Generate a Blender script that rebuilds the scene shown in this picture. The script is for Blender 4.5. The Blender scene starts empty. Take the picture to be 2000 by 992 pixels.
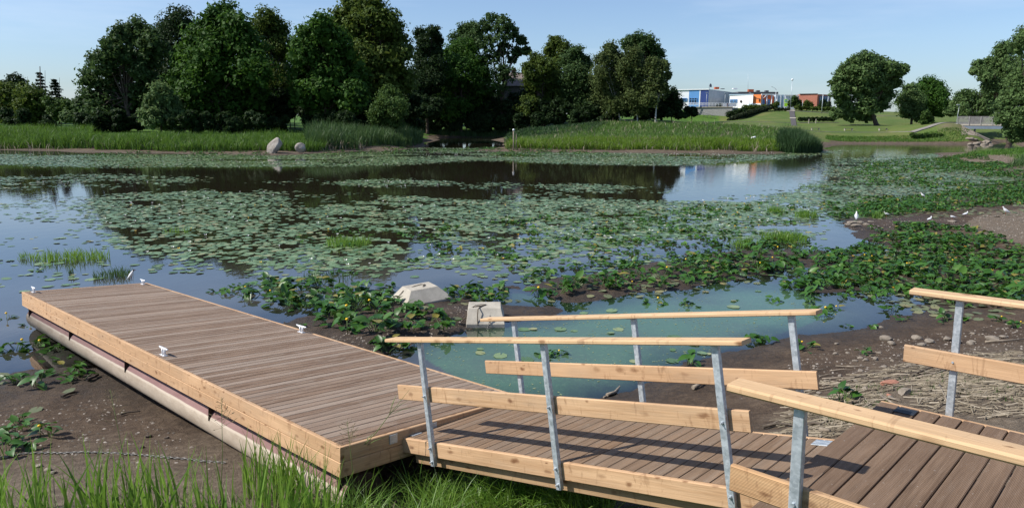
import bpy, bmesh, math, random
import numpy as np
from mathutils import Vector, Matrix

rad = math.radians
SC = bpy.context.scene
COL = SC.collection
random.seed(7)
RNG = np.random.default_rng(7)

# ------------------------------------------------------------------ camera
F_PX, PITCH, ROLL, CH = 1387.8, 10.767, 0.26, 4.36
_p, _r = rad(PITCH), rad(ROLL)
FW = np.array([0, math.cos(_p), -math.sin(_p)])
_up = np.array([0, math.sin(_p), math.cos(_p)])
_rt = np.array([1.0, 0, 0])
RT = _rt * math.cos(_r) + _up * math.sin(_r)
UP = _up * math.cos(_r) - _rt * math.sin(_r)
CAM = np.array([0, 0, CH])

def ray(px, py):
    return FW + RT * (px - 1000) / F_PX + UP * (496 - py) / F_PX
def at_z(px, py, z=0.0):
    d = ray(px, py); return CAM + d * ((z - CH) / d[2])
def at_y(px, py, y):
    d = ray(px, py); return CAM + d * (y / d[1])

cam_data = bpy.data.cameras.new('camera')
cam = bpy.data.objects.new('camera', cam_data)
COL.objects.link(cam)
M = Matrix.Identity(4)
for i in range(3):
    M[i][0] = RT[i]; M[i][1] = UP[i]; M[i][2] = -FW[i]; M[i][3] = CAM[i]
cam.matrix_world = M
cam_data.sensor_width = 36; cam_data.lens = F_PX / 2000 * 36
cam_data.clip_start = 0.05; cam_data.clip_end = 8000
SC.camera = cam

# ------------------------------------------------------------------ helpers
def tag(o, label=None, cat=None, group=None, kind=None):
    if label: o['label'] = label
    if cat: o['category'] = cat
    if group: o['group'] = group
    if kind: o['kind'] = kind
    return o

def link(name, me, mats=(), parent=None):
    o = bpy.data.objects.new(name, me)
    COL.objects.link(o)
    if me is not None:
        for m in mats: me.materials.append(m)
    if parent is not None:
        o.parent = parent
        o.matrix_parent_inverse = parent.matrix_basis.inverted()
    return o

def empty(name, loc=(0, 0, 0), rz=0):
    o = bpy.data.objects.new(name, None)
    COL.objects.link(o); o.location = [float(c) for c in loc]; o.rotation_euler = (0, 0, rz)
    return o

def mesh_np(name, V, Fc, uv=None, mi=None, smooth=False):
    V = np.ascontiguousarray(V, dtype=np.float32).reshape(-1, 3)
    Fc = np.ascontiguousarray(Fc, dtype=np.int32)
    me = bpy.data.meshes.new(name)
    n, k = Fc.shape
    me.vertices.add(len(V)); me.vertices.foreach_set('co', V.ravel())
    me.loops.add(n * k); me.loops.foreach_set('vertex_index', Fc.ravel())
    me.polygons.add(n)
    me.polygons.foreach_set('loop_start', np.arange(0, n * k, k, dtype=np.int32))
    if mi is not None: me.polygons.foreach_set('material_index', np.ascontiguousarray(mi, dtype=np.int32))
    if smooth: me.polygons.foreach_set('use_smooth', np.ones(n, dtype=bool))
    if uv is not None:
        l = me.uv_layers.new(name='UVMap'); l.data.foreach_set('uv', np.ascontiguousarray(uv, dtype=np.float32).ravel())
    me.update(calc_edges=True)
    return me

def attr(me, name, vals):
    a = me.attributes.new(name, 'FLOAT', 'POINT')
    a.data.foreach_set('value', np.ascontiguousarray(vals, dtype=np.float32).ravel())

class MB:
    """collects shapes into one mesh with UVs (u metres along the grain)"""
    def __init__(s): s.v = []; s.f = []; s.uv = []; s.mi = []; s.sm = []
    def poly(s, pts, uvs=None, mi=0, sm=False):
        b = len(s.v); s.v += [tuple(float(c) for c in p) for p in pts]
        s.f.append(list(range(b, b + len(pts))))
        s.uv.append(uvs or [(p[0], p[1]) for p in pts]); s.mi.append(mi); s.sm.append(sm)
    def board(s, o, u, v, n, L, W, T, ch=0.004, mi=0, idx=None):
        """o centre of the start section; u length, v width, n thickness"""
        o, u, v, n = (np.array(a, float) for a in (o, u, v, n))
        a, b = W / 2, T / 2
        c = min(ch, a * .5, b * .5)
        sec = [(-a + c, -b), (a - c, -b), (a, -b + c), (a, b - c), (a - c, b), (-a + c, b), (-a, b - c), (-a, -b + c)]
        k = idx if idx is not None else random.randrange(1, 90)
        uo = random.uniform(0, 3); vo = 10 * k + 2
        per = [0]
        for i in range(8):
            p, q = sec[i], sec[(i + 1) % 8]; per.append(per[-1] + math.hypot(p[0] - q[0], p[1] - q[1]))
        base = len(s.v)
        for e in (0, L):
            for (x, y) in sec: s.v.append(tuple(o + u * e + v * x + n * y))
        for i in range(8):
            j = (i + 1) % 8
            s.f.append([base + i, base + j, base + 8 + j, base + 8 + i])
            s.uv.append([(uo, vo + per[i]), (uo, vo + per[i + 1]), (uo + L, vo + per[i + 1]), (uo + L, vo + per[i])])
            s.mi.append(mi); s.sm.append(False)
        s.f.append([base + i for i in range(7, -1, -1)]); s.uv.append([(uo + sec[i][1], vo + sec[i][0]) for i in range(7, -1, -1)]); s.mi.append(mi); s.sm.append(False)
        s.f.append([base + 8 + i for i in range(8)]); s.uv.append([(uo + sec[i][1], vo + sec[i][0]) for i in range(8)]); s.mi.append(mi); s.sm.append(False)
    def box(s, c, size, rz=0, mi=0, ch=0.0):
        cx, cy, cz = c; sx, sy, sz = size
        u = np.array([math.cos(rz), math.sin(rz), 0]); v = np.array([-math.sin(rz), math.cos(rz), 0]); n = np.array([0, 0, 1.])
        s.board(np.array(c, float) - u * sx / 2, u, v, n, sx, sy, sz, ch=max(ch, 1e-4), mi=mi)
    def tube(s, pts, radii, seg=8, mi=0, cap=True, sm=True, flat=None):
        pts = [np.array(p, float) for p in pts]
        base = len(s.v); n = len(pts)
        if not hasattr(radii, '__len__'): radii = [radii] * n
        ref = None; acc = 0
        for i, p in enumerate(pts):
            t = pts[min(i + 1, n - 1)] - pts[max(i - 1, 0)]; t = t / (np.linalg.norm(t) + 1e-9)
            if ref is None:
                ref = np.cross(t, [0, 0, 1.]);
                if np.linalg.norm(ref) < 1e-3: ref = np.array([1., 0, 0])
            a = ref - t * np.dot(ref, t); a /= np.linalg.norm(a); ref = a; b = np.cross(t, a)
            for k in range(seg):
                th = 2 * math.pi * k / seg
                s.v.append(tuple(p + (a * math.cos(th) + b * math.sin(th) * (flat or 1)) * radii[i]))
        for i in range(n - 1):
            d = np.linalg.norm(pts[i + 1] - pts[i])
            for k in range(seg):
                j = (k + 1) % seg
                s.f.append([base + i * seg + k, base + i * seg + j, base + (i + 1) * seg + j, base + (i + 1) * seg + k])
                s.uv.append([(acc, k / seg), (acc, (k + 1) / seg), (acc + d, (k + 1) / seg), (acc + d, k / seg)]); s.mi.append(mi); s.sm.append(sm)
            acc += d
        if cap:
            s.f.append([base + k for k in range(seg - 1, -1, -1)]); s.uv.append([(0, 0)] * seg); s.mi.append(mi); s.sm.append(False)
            s.f.append([base + (n - 1) * seg + k for k in range(seg)]); s.uv.append([(0, 0)] * seg); s.mi.append(mi); s.sm.append(False)
    def prism(s, foot, z0, z1, mi=0):
        n = len(foot)
        A = [(x, y, z0) for x, y in foot]; B = [(x, y, z1) for x, y in foot]
        for i in range(n):
            j = (i + 1) % n; d = math.dist(foot[i], foot[j])
            s.poly([A[i], A[j], B[j], B[i]], [(0, z0), (d, z0), (d, z1), (0, z1)], mi)
        s.poly(B, None, mi); s.poly(A[::-1], None, mi)
    def build(s, name, mats, parent=None):
        me = bpy.data.meshes.new(name)
        me.from_pydata(s.v, [], s.f)
        l = me.uv_layers.new(name='UVMap')
        l.data.foreach_set('uv', np.array([c for f in s.uv for c in f], dtype=np.float32).ravel())
        me.polygons.foreach_set('material_index', np.array(s.mi, dtype=np.int32))
        me.polygons.foreach_set('use_smooth', np.array(s.sm, dtype=bool))
        me.update()
        if not isinstance(mats, (list, tuple)): mats = [mats]
        return link(name, me, mats, parent)

def hash2(ix, iy, seed):
    h = np.sin(ix * 127.1 + iy * 311.7 + seed * 74.7) * 43758.5453
    return h - np.floor(h)
def vnoise(x, y, seed=0):
    ix, iy = np.floor(x), np.floor(y); fx, fy = x - ix, y - iy
    fx = fx * fx * (3 - 2 * fx); fy = fy * fy * (3 - 2 * fy)
    a = hash2(ix, iy, seed); b = hash2(ix + 1, iy, seed); c = hash2(ix, iy + 1, seed); d = hash2(ix + 1, iy + 1, seed)
    return a + (b - a) * fx + (c - a) * fy + (a - b - c + d) * fx * fy
def fbm(x, y, seed=0, o=4):
    t, amp, s = 0, 1, 0
    for i in range(o):
        t = t + amp * vnoise(x * 2 ** i, y * 2 ** i, seed + i); s += amp; amp *= .5
    return t / s

def inpoly(x, y, poly):
    x = np.asarray(x, float); y = np.asarray(y, float)
    r = np.zeros(x.shape, bool); n = len(poly)
    for i in range(n):
        x0, y0 = poly[i]; x1, y1 = poly[(i + 1) % n]
        c = ((y0 > y) != (y1 > y)) & (x < (x1 - x0) * (y - y0) / (y1 - y0 + 1e-12) + x0)
        r ^= c
    return r
def wpoly(pts, z=0.0):
    return [tuple(at_z(px, py, z)[:2]) for px, py in pts]
def area(poly):
    p = np.array(poly); x, y = p[:, 0], p[:, 1]
    return abs(np.dot(x, np.roll(y, -1)) - np.dot(y, np.roll(x, -1))) / 2
def sample(poly, n, rng=RNG):
    p = np.array(poly); lo, hi = p.min(0), p.max(0)
    out = []; got = 0
    while got < n:
        q = rng.uniform(lo, hi, (max(n * 2, 64), 2)); q = q[inpoly(q[:, 0], q[:, 1], poly)]
        out.append(q); got += len(q)
        if not len(q) and len(out) > 60: break
    return np.concatenate(out)[:n]

# ------------------------------------------------------------------ materials
class NT:
    def __init__(s, name):
        s.m = bpy.data.materials.new(name); s.m.use_nodes = True
        s.t = s.m.node_tree; s.b = s.t.nodes['Principled BSDF']; s.out = s.t.nodes['Material Output']
    def n(s, typ, **kw):
        nd = s.t.nodes.new('ShaderNode' + typ)
        for k, v in kw.items():
            if k.startswith('_'): setattr(nd, k[1:], v)
        for k, v in kw.items():
            if k.startswith('_'): continue
            key = int(k[1:]) if k[0] == 'i' and k[1:].isdigit() else k.replace('__', ' ')
            s.set(nd.inputs[key], v)
        return nd
    def set(s, sock, v):
        if isinstance(v, bpy.types.NodeSocket): s.t.links.new(v, sock)
        elif isinstance(v, bpy.types.Node): s.t.links.new(v.outputs[0], sock)
        else:
            if sock.type == 'RGBA' and hasattr(v, '__len__') and len(v) == 3: v = (*v, 1)
            sock.default_value = v
    def p(s, **kw):
        for k, v in kw.items(): s.set(s.b.inputs[k.replace('__', ' ')], v)
    def math(s, op, a, b=0.5, c=0.5): return s.n('Math', _operation=op, i0=a, i1=b, i2=c)
    def mix(s, f, a, b, blend='MIX'):
        nd = s.n('Mix', _data_type='RGBA', _blend_type=blend)
        s.set(nd.inputs[0], f); s.set(nd.inputs[6], a); s.set(nd.inputs[7], b)
        return nd.outputs[2]
    def ramp(s, f, *stops, interp='LINEAR'):
        nd = s.n('ValToRGB'); s.set(nd.inputs[0], f); cr = nd.color_ramp; cr.interpolation = interp
        while len(cr.elements) < len(stops): cr.elements.new(0.5)
        for e, (p, c) in zip(cr.elements, stops):
            e.position = p; e.color = (c, c, c, 1) if not hasattr(c, '__len__') else (*c[:3], 1)
        return nd.outputs[0]
    def noise(s, vec, scale, detail=3, rough=.5, dist=0):
        nd = s.n('TexNoise'); s.set(nd.inputs['Vector'], vec); nd.inputs['Scale'].default_value = scale
        nd.inputs['Detail'].default_value = detail; nd.inputs['Roughness'].default_value = rough; nd.inputs['Distortion'].default_value = dist
        return nd.outputs[0]
    def scale(s, vec, sc):
        return s.n('VectorMath', _operation='MULTIPLY', i0=vec, i1=sc).outputs[0]
    def bump(s, h, dist=.01, strength=1, normal=None):
        nd = s.n('Bump', Height=h); nd.inputs['Distance'].default_value = dist; nd.inputs['Strength'].default_value = strength
        if normal is not None: s.set(nd.inputs['Normal'], normal)
        s.set(s.b.inputs['Normal'], nd.outputs[0]); return nd.outputs[0]
    def attr(s, name): return s.n('Attribute', _attribute_name=name).outputs['Fac']
    def pos(s): return s.n('NewGeometry').outputs['Position']
    def obj(s): return s.n('TexCoord').outputs['Object']
    def uv(s): return s.n('TexCoord').outputs['UV']
    def island(s): return s.n('NewGeometry').outputs['Random Per Island']

def wood(name, c_dark, c_light, c_alt, knots=True, groove=0.0, weather=0.0, rough=.7, knotc=(.16, .07, .03)):
    t = NT(name); uv = t.uv(); sep = t.n('SeparateXYZ', Vector=uv)
    bi = t.math('FLOOR', t.math('MULTIPLY', sep.outputs[1], .1))
    wn = t.n('TexWhiteNoise', _noise_dimensions='1D', W=bi)
    g1 = t.noise(t.scale(uv, (1.2, 38, 1)), 1.0, 4, .6, .6)
    g2 = t.noise(t.scale(uv, (3.5, 160, 1)), 1.0, 2, .5, .2)
    col = t.mix(t.ramp(g1, (.3, 0), (.7, 1)), c_dark, c_light)
    col = t.mix(t.math('MULTIPLY', t.ramp(wn.outputs[0], (.15, 0), (.9, 1)), .85), col, c_alt)
    col = t.mix(t.ramp(g2, (.35, .32), (.6, 0)), col, tuple(c * .45 for c in c_dark))
    big = t.noise(t.scale(uv, (.9, 5, 1)), 1.0, 3, .6)
    col = t.mix(t.ramp(big, (.45, 0), (.75, .5)), col, tuple(min(1, c * 1.25) for c in c_light))
    if weather:
        w = t.noise(t.scale(uv, (2.5, 14, 1)), 1.0, 4, .65)
        col = t.mix(t.ramp(w, (.52, 0), (.72, weather)), col, (.34, .285, .23))
        sp = t.noise(t.scale(uv, (45, 45, 1)), 1.0, 1, .5)
        col = t.mix(t.ramp(sp, (.73, 0), (.78, .55)), col, (.45, .42, .38))
    if knots:
        vo = t.n('TexVoronoi', _feature='F1', _voronoi_dimensions='2D'); t.set(vo.inputs['Vector'], t.n('VectorMath', _operation='ADD', i0=t.scale(uv, (4.2, 8.5, 1)), i1=t.scale(t.n('TexNoise', Vector=uv, Scale=14.0).outputs[1], (.30, .30, 0))).outputs[0])
        vo.inputs['Scale'].default_value = 1; vo.inputs['Randomness'].default_value = 1
        sc_ = t.n('SeparateColor', Color=vo.outputs['Color'])
        hal = t.ramp(t.math('DIVIDE', vo.outputs['Distance'], t.math('ADD', .35, sc_.outputs[1])), (.06, 1), (.20, 0))
        sel = t.ramp(sc_.outputs[0], (.36, 0), (.40, 1))
        k = t.math('MULTIPLY', hal, t.math('MULTIPLY', sel, t.math('ADD', .35, t.math('MULTIPLY', sc_.outputs[2], .65))))
        col = t.mix(t.math('MULTIPLY', k, .9), col, knotc)
        strk = t.noise(t.scale(uv, (9, 2.2, 1)), 1.0, 3, .65, 2.2)
        col = t.mix(t.ramp(strk, (.58, 0), (.72, .5)), col, knotc)
        gry = t.noise(t.scale(uv, (.8, 3, 1)), 1.0, 4, .7)
        col = t.mix(t.ramp(gry, (.5, 0), (.8, .45)), col, (.30, .245, .185))
    t.p(Base__Color=col, Roughness=rough)
    t.b.inputs['Specular IOR Level'].default_value = .16
    h = t.math('ADD', g1, t.math('MULTIPLY', g2, .4))
    if groove:
        gr = t.math('SINE', t.math('MULTIPLY', sep.outputs[1], 2 * math.pi / .0075))
        h = t.math('ADD', t.math('MULTIPLY', h, .4), t.math('MULTIPLY', gr, groove))
    t.bump(h, .0022, .8)
    return t.m

MAT = {}
MAT['pine'] = wood('fresh_pine', (.42, .250, .132), (.56, .370, .218), (.49, .305, .170))
MAT['pine_rib'] = wood('ribbed_pine', (.42, .235, .112), (.55, .345, .182), (.47, .28, .142), groove=.5)
MAT['pine_top'] = wood('pale_pine', (.50, .32, .175), (.64, .45, .27), (.57, .38, .21))
MAT['dock_deck'] = wood('weathered_decking', (.128, .076, .047), (.285, .200, .142), (.35, .275, .215), knots=False, groove=.5, weather=.6)
MAT['ramp_deck'] = wood('brown_decking', (.155, .095, .056), (.262, .175, .112), (.225, .165, .118), knots=False, groove=.5, weather=.35)
MAT['land_deck'] = wood('dark_decking', (.135, .084, .052), (.220, .148, .098), (.182, .120, .080), knots=False, groove=.6, weather=.12, knotc=(.05, .025, .015))
MAT['beam'] = wood('shaded_beam', (.30, .19, .10), (.40, .27, .15), (.34, .22, .13))

def galv():
    t = NT('galvanised_steel'); o = t.obj()
    n1 = t.noise(o, 22, 3, .6); vo = t.n('TexVoronoi', Vector=o); vo.inputs['Scale'].default_value = 55
    f = t.math('ADD', t.math('MULTIPLY', n1, .7), t.math('MULTIPLY', t.n('SeparateColor', Color=vo.outputs['Color']).outputs[0], .3))
    t.p(Base__Color=t.ramp(f, (.25, (.33, .37, .40)), (.75, (.58, .62, .65))), Roughness=t.ramp(n1, (.3, .42), (.7, .62)), Metallic=.55)
    t.bump(n1, .001, .4)
    return t.m
MAT['galv'] = galv()

def simple(name, c, rough=.8, metal=0, var=.25, scale=3.0, bump=0.0, spec=.3, c2=None):
    t = NT(name); o = t.obj(); n = t.noise(o, scale, 4, .6)
    c2 = c2 or tuple(x * (1 + var) for x in c)
    t.p(Base__Color=t.ramp(n, (.3, tuple(x * (1 - var) for x in c)), (.7, c2)), Roughness=rough, Metallic=metal)
    t.b.inputs['Specular IOR Level'].default_value = spec
    if bump: t.bump(t.noise(o, scale * 6, 4, .6), bump, .8)
    return t.m
MAT['cast'] = simple('cast_aluminium', (.72, .72, .73), .38, .35, .08, 20)
MAT['white'] = simple('white_paint', (.74, .75, .76), .5, 0, .06)
MAT['black'] = simple('dark_void', (.012, .012, .012), .9, 0, .2)
MAT['plate'] = simple('rubber_plate', (.022, .027, .036), .6, 0, .2, 30)
MAT['steel_and_end_shade'] = simple('rusty_steel_and_end_shade', (.055, .035, .028), .75, .2, .35, 14)  # bracket steel, and the shade colour of the float pipe ends
MAT['rope'] = simple('old_rope', (.11, .085, .06), .95, 0, .3, 60)
MAT['chain'] = simple('weathered_chain', (.20, .19, .175), .6, .4, .3, 40)
MAT['bark'] = simple('bark', (.075, .058, .045), .95, 0, .4, 2.5, .03)
MAT['birch'] = simple('birch_bark', (.48, .46, .43), .85, 0, .4, 1.2, .01)
MAT['driftwood'] = simple('driftwood', (.23, .19, .145), .9, 0, .35, 9, .004)
MAT['drift_dark'] = simple('dark_driftwood', (.085, .068, .052), .9, 0, .35, 9, .004)
MAT['stone'] = simple('shore_stone', (.215, .182, .145), .85, 0, .25, 9, .006)
MAT['brickstone'] = simple('worn_brick', (.33, .155, .105), .9, 0, .25, 12, .004)

def concrete(name='pale_concrete', c=(.43, .392, .325)):
    t = NT(name); o = t.obj(); n = t.noise(o, 3, 5, .65); n2 = t.noise(o, 38, 3, .6)
    vo = t.n('TexVoronoi', Vector=o); vo.inputs['Scale'].default_value = 26
    col = t.ramp(n, (.28, tuple(x * .72 for x in c)), (.7, tuple(x * 1.12 for x in c)))
    col = t.mix(t.ramp(vo.outputs['Distance'], (.06, .6), (.16, 0)), col, (.13, .12, .10))
    col = t.mix(t.ramp(n2, (.55, 0), (.75, .35)), col, (.2, .18, .15))
    t.p(Base__Color=col, Roughness=.9); t.b.inputs['Specular IOR Level'].default_value = .2
    t.bump(t.math('SUBTRACT', n2, t.ramp(vo.outputs['Distance'], (.05, .6), (.15, 0))), .004, .9)
    return t.m
MAT['concrete'] = concrete()
def boulder_mat():
    t = NT('granite_boulder'); o = t.obj(); n = t.noise(o, 1.6, 6, .65, .4); n2 = t.noise(o, 9, 4, .6)
    col = t.ramp(n, (.3, (.17, .145, .12)), (.5, (.29, .26, .225)), (.7, (.42, .39, .35)))
    col = t.mix(t.ramp(n2, (.5, 0), (.7, .4)), col, (.12, .10, .085))
    t.p(Base__Color=col, Roughness=.9); t.bump(n2, .06, .8); return t.m
MAT['boulder'] = boulder_mat()

def pipe_mat():
    t = NT('float_pipe'); uv = t.uv(); o = t.obj()
    s = t.n('SeparateXYZ', Vector=uv)
    n = t.noise(t.scale(uv, (2.0, 8, 1)), 1, 5, .65, .3); n2 = t.noise(t.scale(uv, (9, 30, 1)), 1, 4, .65)
    tan = t.ramp(n, (.28, (.27, .215, .16)), (.7, (.41, .345, .27)))
    pink = t.ramp(n, (.3, (.17, .09, .085)), (.7, (.235, .14, .13)))
    edge = t.math('ADD', s.outputs[1], t.math('MULTIPLY', t.math('SUBTRACT', n, .5), .02))
    m = t.ramp(edge, (.315, 0), (.32, 1))
    col = t.mix(m, tan, pink)
    line = t.math('MULTIPLY', t.ramp(edge, (.292, 0), (.302, .55)), t.ramp(edge, (.315, 1), (.322, 0)))
    col = t.mix(line, col, (.52, .45, .37))
    col = t.mix(t.ramp(n2, (.6, 0), (.75, .5)), col, (.16, .12, .09))
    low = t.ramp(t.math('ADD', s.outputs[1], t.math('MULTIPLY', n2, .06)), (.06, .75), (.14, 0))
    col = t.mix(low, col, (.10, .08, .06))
    t.p(Base__Color=col, Roughness=.75); t.b.inputs['Specular IOR Level'].default_value = .3
    t.bump(n2, .003, .5)
    return t.m
MAT['pipe'] = pipe_mat()

def leafmat(name, c1, c2, c3=None, trans=.30, rough=.6, spec=.12, nscale=.35, c4=None):
    """foliage: leaf-to-leaf and clump-to-clump colour, some light let through"""
    t = NT(name); r = t.island(); n = t.noise(t.pos(), nscale, 3, .6)
    f = t.math('ADD', t.math('MULTIPLY', r, .55), t.math('MULTIPLY', n, .55))
    col = t.ramp(f, (.15, c1), (.6, c2), (.92, c3 or c2))
    if c4: col = t.mix(t.ramp(t.n('TexWhiteNoise', _noise_dimensions='1D', W=t.math('MULTIPLY', r, 91.7)).outputs[0], (.945, 0), (.955, 1)), col, c4)
    t.p(Base__Color=col, Roughness=rough); t.b.inputs['Specular IOR Level'].default_value = spec
    tr = t.n('BsdfTranslucent'); t.set(tr.inputs[0], t.mix(.5, col, tuple(min(1, c * 1.6) for c in (c3 or c2))))
    mx = t.n('MixShader'); mx.inputs[0].default_value = trans
    t.t.links.new(t.b.outputs[0], mx.inputs[1]); t.t.links.new(tr.outputs[0], mx.inputs[2])
    t.t.links.new(mx.outputs[0], t.out.inputs[0])
    return t.m
LEAF = {
 'maple': leafmat('maple_leaves', (.016, .042, .007), (.036, .090, .012), (.072, .145, .022)),
 'ash': leafmat('ash_leaves', (.019, .041, .013), (.043, .083, .024), (.080, .130, .040)),
 'willow': leafmat('willow_leaves', (.042, .078, .026), (.085, .145, .045), (.145, .205, .075)),
 'oak': leafmat('oak_leaves', (.028, .050, .009), (.060, .098, .016), (.108, .145, .028)),
 'birch': leafmat('birch_leaves', (.034, .052, .016), (.070, .100, .028), (.115, .145, .048)),
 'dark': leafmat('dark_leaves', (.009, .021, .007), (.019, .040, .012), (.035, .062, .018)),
 'spruce': leafmat('spruce_needles', (.010, .022, .010), (.020, .038, .016), (.032, .052, .022), .1),
 'bush': leafmat('bush_leaves', (.026, .058, .014), (.052, .098, .022), (.085, .135, .032)),
 'reed': leafmat('reed_blades', (.030, .080, .010), (.064, .146, .017), (.118, .20, .030), .35, .5, .3, .25),
 'reed_bright': leafmat('bright_reed_blades', (.050, .105, .010), (.105, .19, .018), (.18, .26, .030), .35, .5, .25, .3),
 'meadow': leafmat('meadow_blades', (.036, .088, .018), (.075, .152, .028), (.145, .215, .048), .3, .5, .2, .16),
 'cane': leafmat('cane_blades', (.016, .040, .014), (.032, .070, .024), (.055, .10, .036), .25, .5, .2, .4),
 'reed_dark': leafmat('reed_blades_dark', (.026, .062, .016), (.050, .100, .026), (.085, .140, .045), .3, .5, .3, .3),  # dark green, also carries tree shade on the far reeds
 'grass': leafmat('fresh_grass', (.050, .115, .014), (.105, .215, .022), (.19, .30, .050), .38, .45, .4, 1.5),
 'straw': leafmat('dead_straw', (.13, .105, .072), (.25, .21, .15), (.40, .345, .265), .1, .8, .2, 2),
 'lily': leafmat('lily_leaves', (.016, .050, .009), (.036, .104, .014), (.082, .17, .026), .15, .42, .32, 1.2, (.19, .165, .035)),
 'hedge': leafmat('hedge_leaves', (.014, .022, .012), (.028, .040, .018), (.045, .058, .026), .15),
}
def padmat():
    t = NT('lily_pads'); r = t.island(); n = t.noise(t.pos(), .25, 3, .6)
    f = t.math('ADD', t.math('MULTIPLY', r, .7), t.math('MULTIPLY', n, .4))
    col = t.ramp(f, (.08, (.050, .10, .035)), (.45, (.105, .18, .066)), (.78, (.175, .24, .105)), (.95, (.28, .25, .11)))
    t.p(Base__Color=col, Roughness=.36); t.b.inputs['Specular IOR Level'].default_value = .55
    return t.m
MAT['pad'] = padmat()
MAT['wilted'] = leafmat('wilted_pads', (.07, .085, .04), (.14, .16, .085), (.22, .19, .09), .05, .6, .3, 1)
MAT['stem'] = simple('lily_stem', (.07, .12, .03), .5, 0, .2, 8)
MAT['yellow'] = simple('yellow_petals', (.75, .47, .02), .5, 0, .1, 20)
MAT['petal'] = simple('white_petals', (.80, .80, .76), .5, 0, .05, 20)
MAT['feather_white'] = simple('white_feathers', (.60, .60, .60), .7, 0, .06, 12)
MAT['feather_grey'] = simple('grey_feathers', (.40, .43, .47), .7, 0, .1, 12)
MAT['feather_dark'] = simple('dark_feathers', (.035, .028, .026), .7, 0, .2, 12)
MAT['beak'] = simple('red_beak', (.25, .05, .03), .5, 0, .1, 12)

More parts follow.
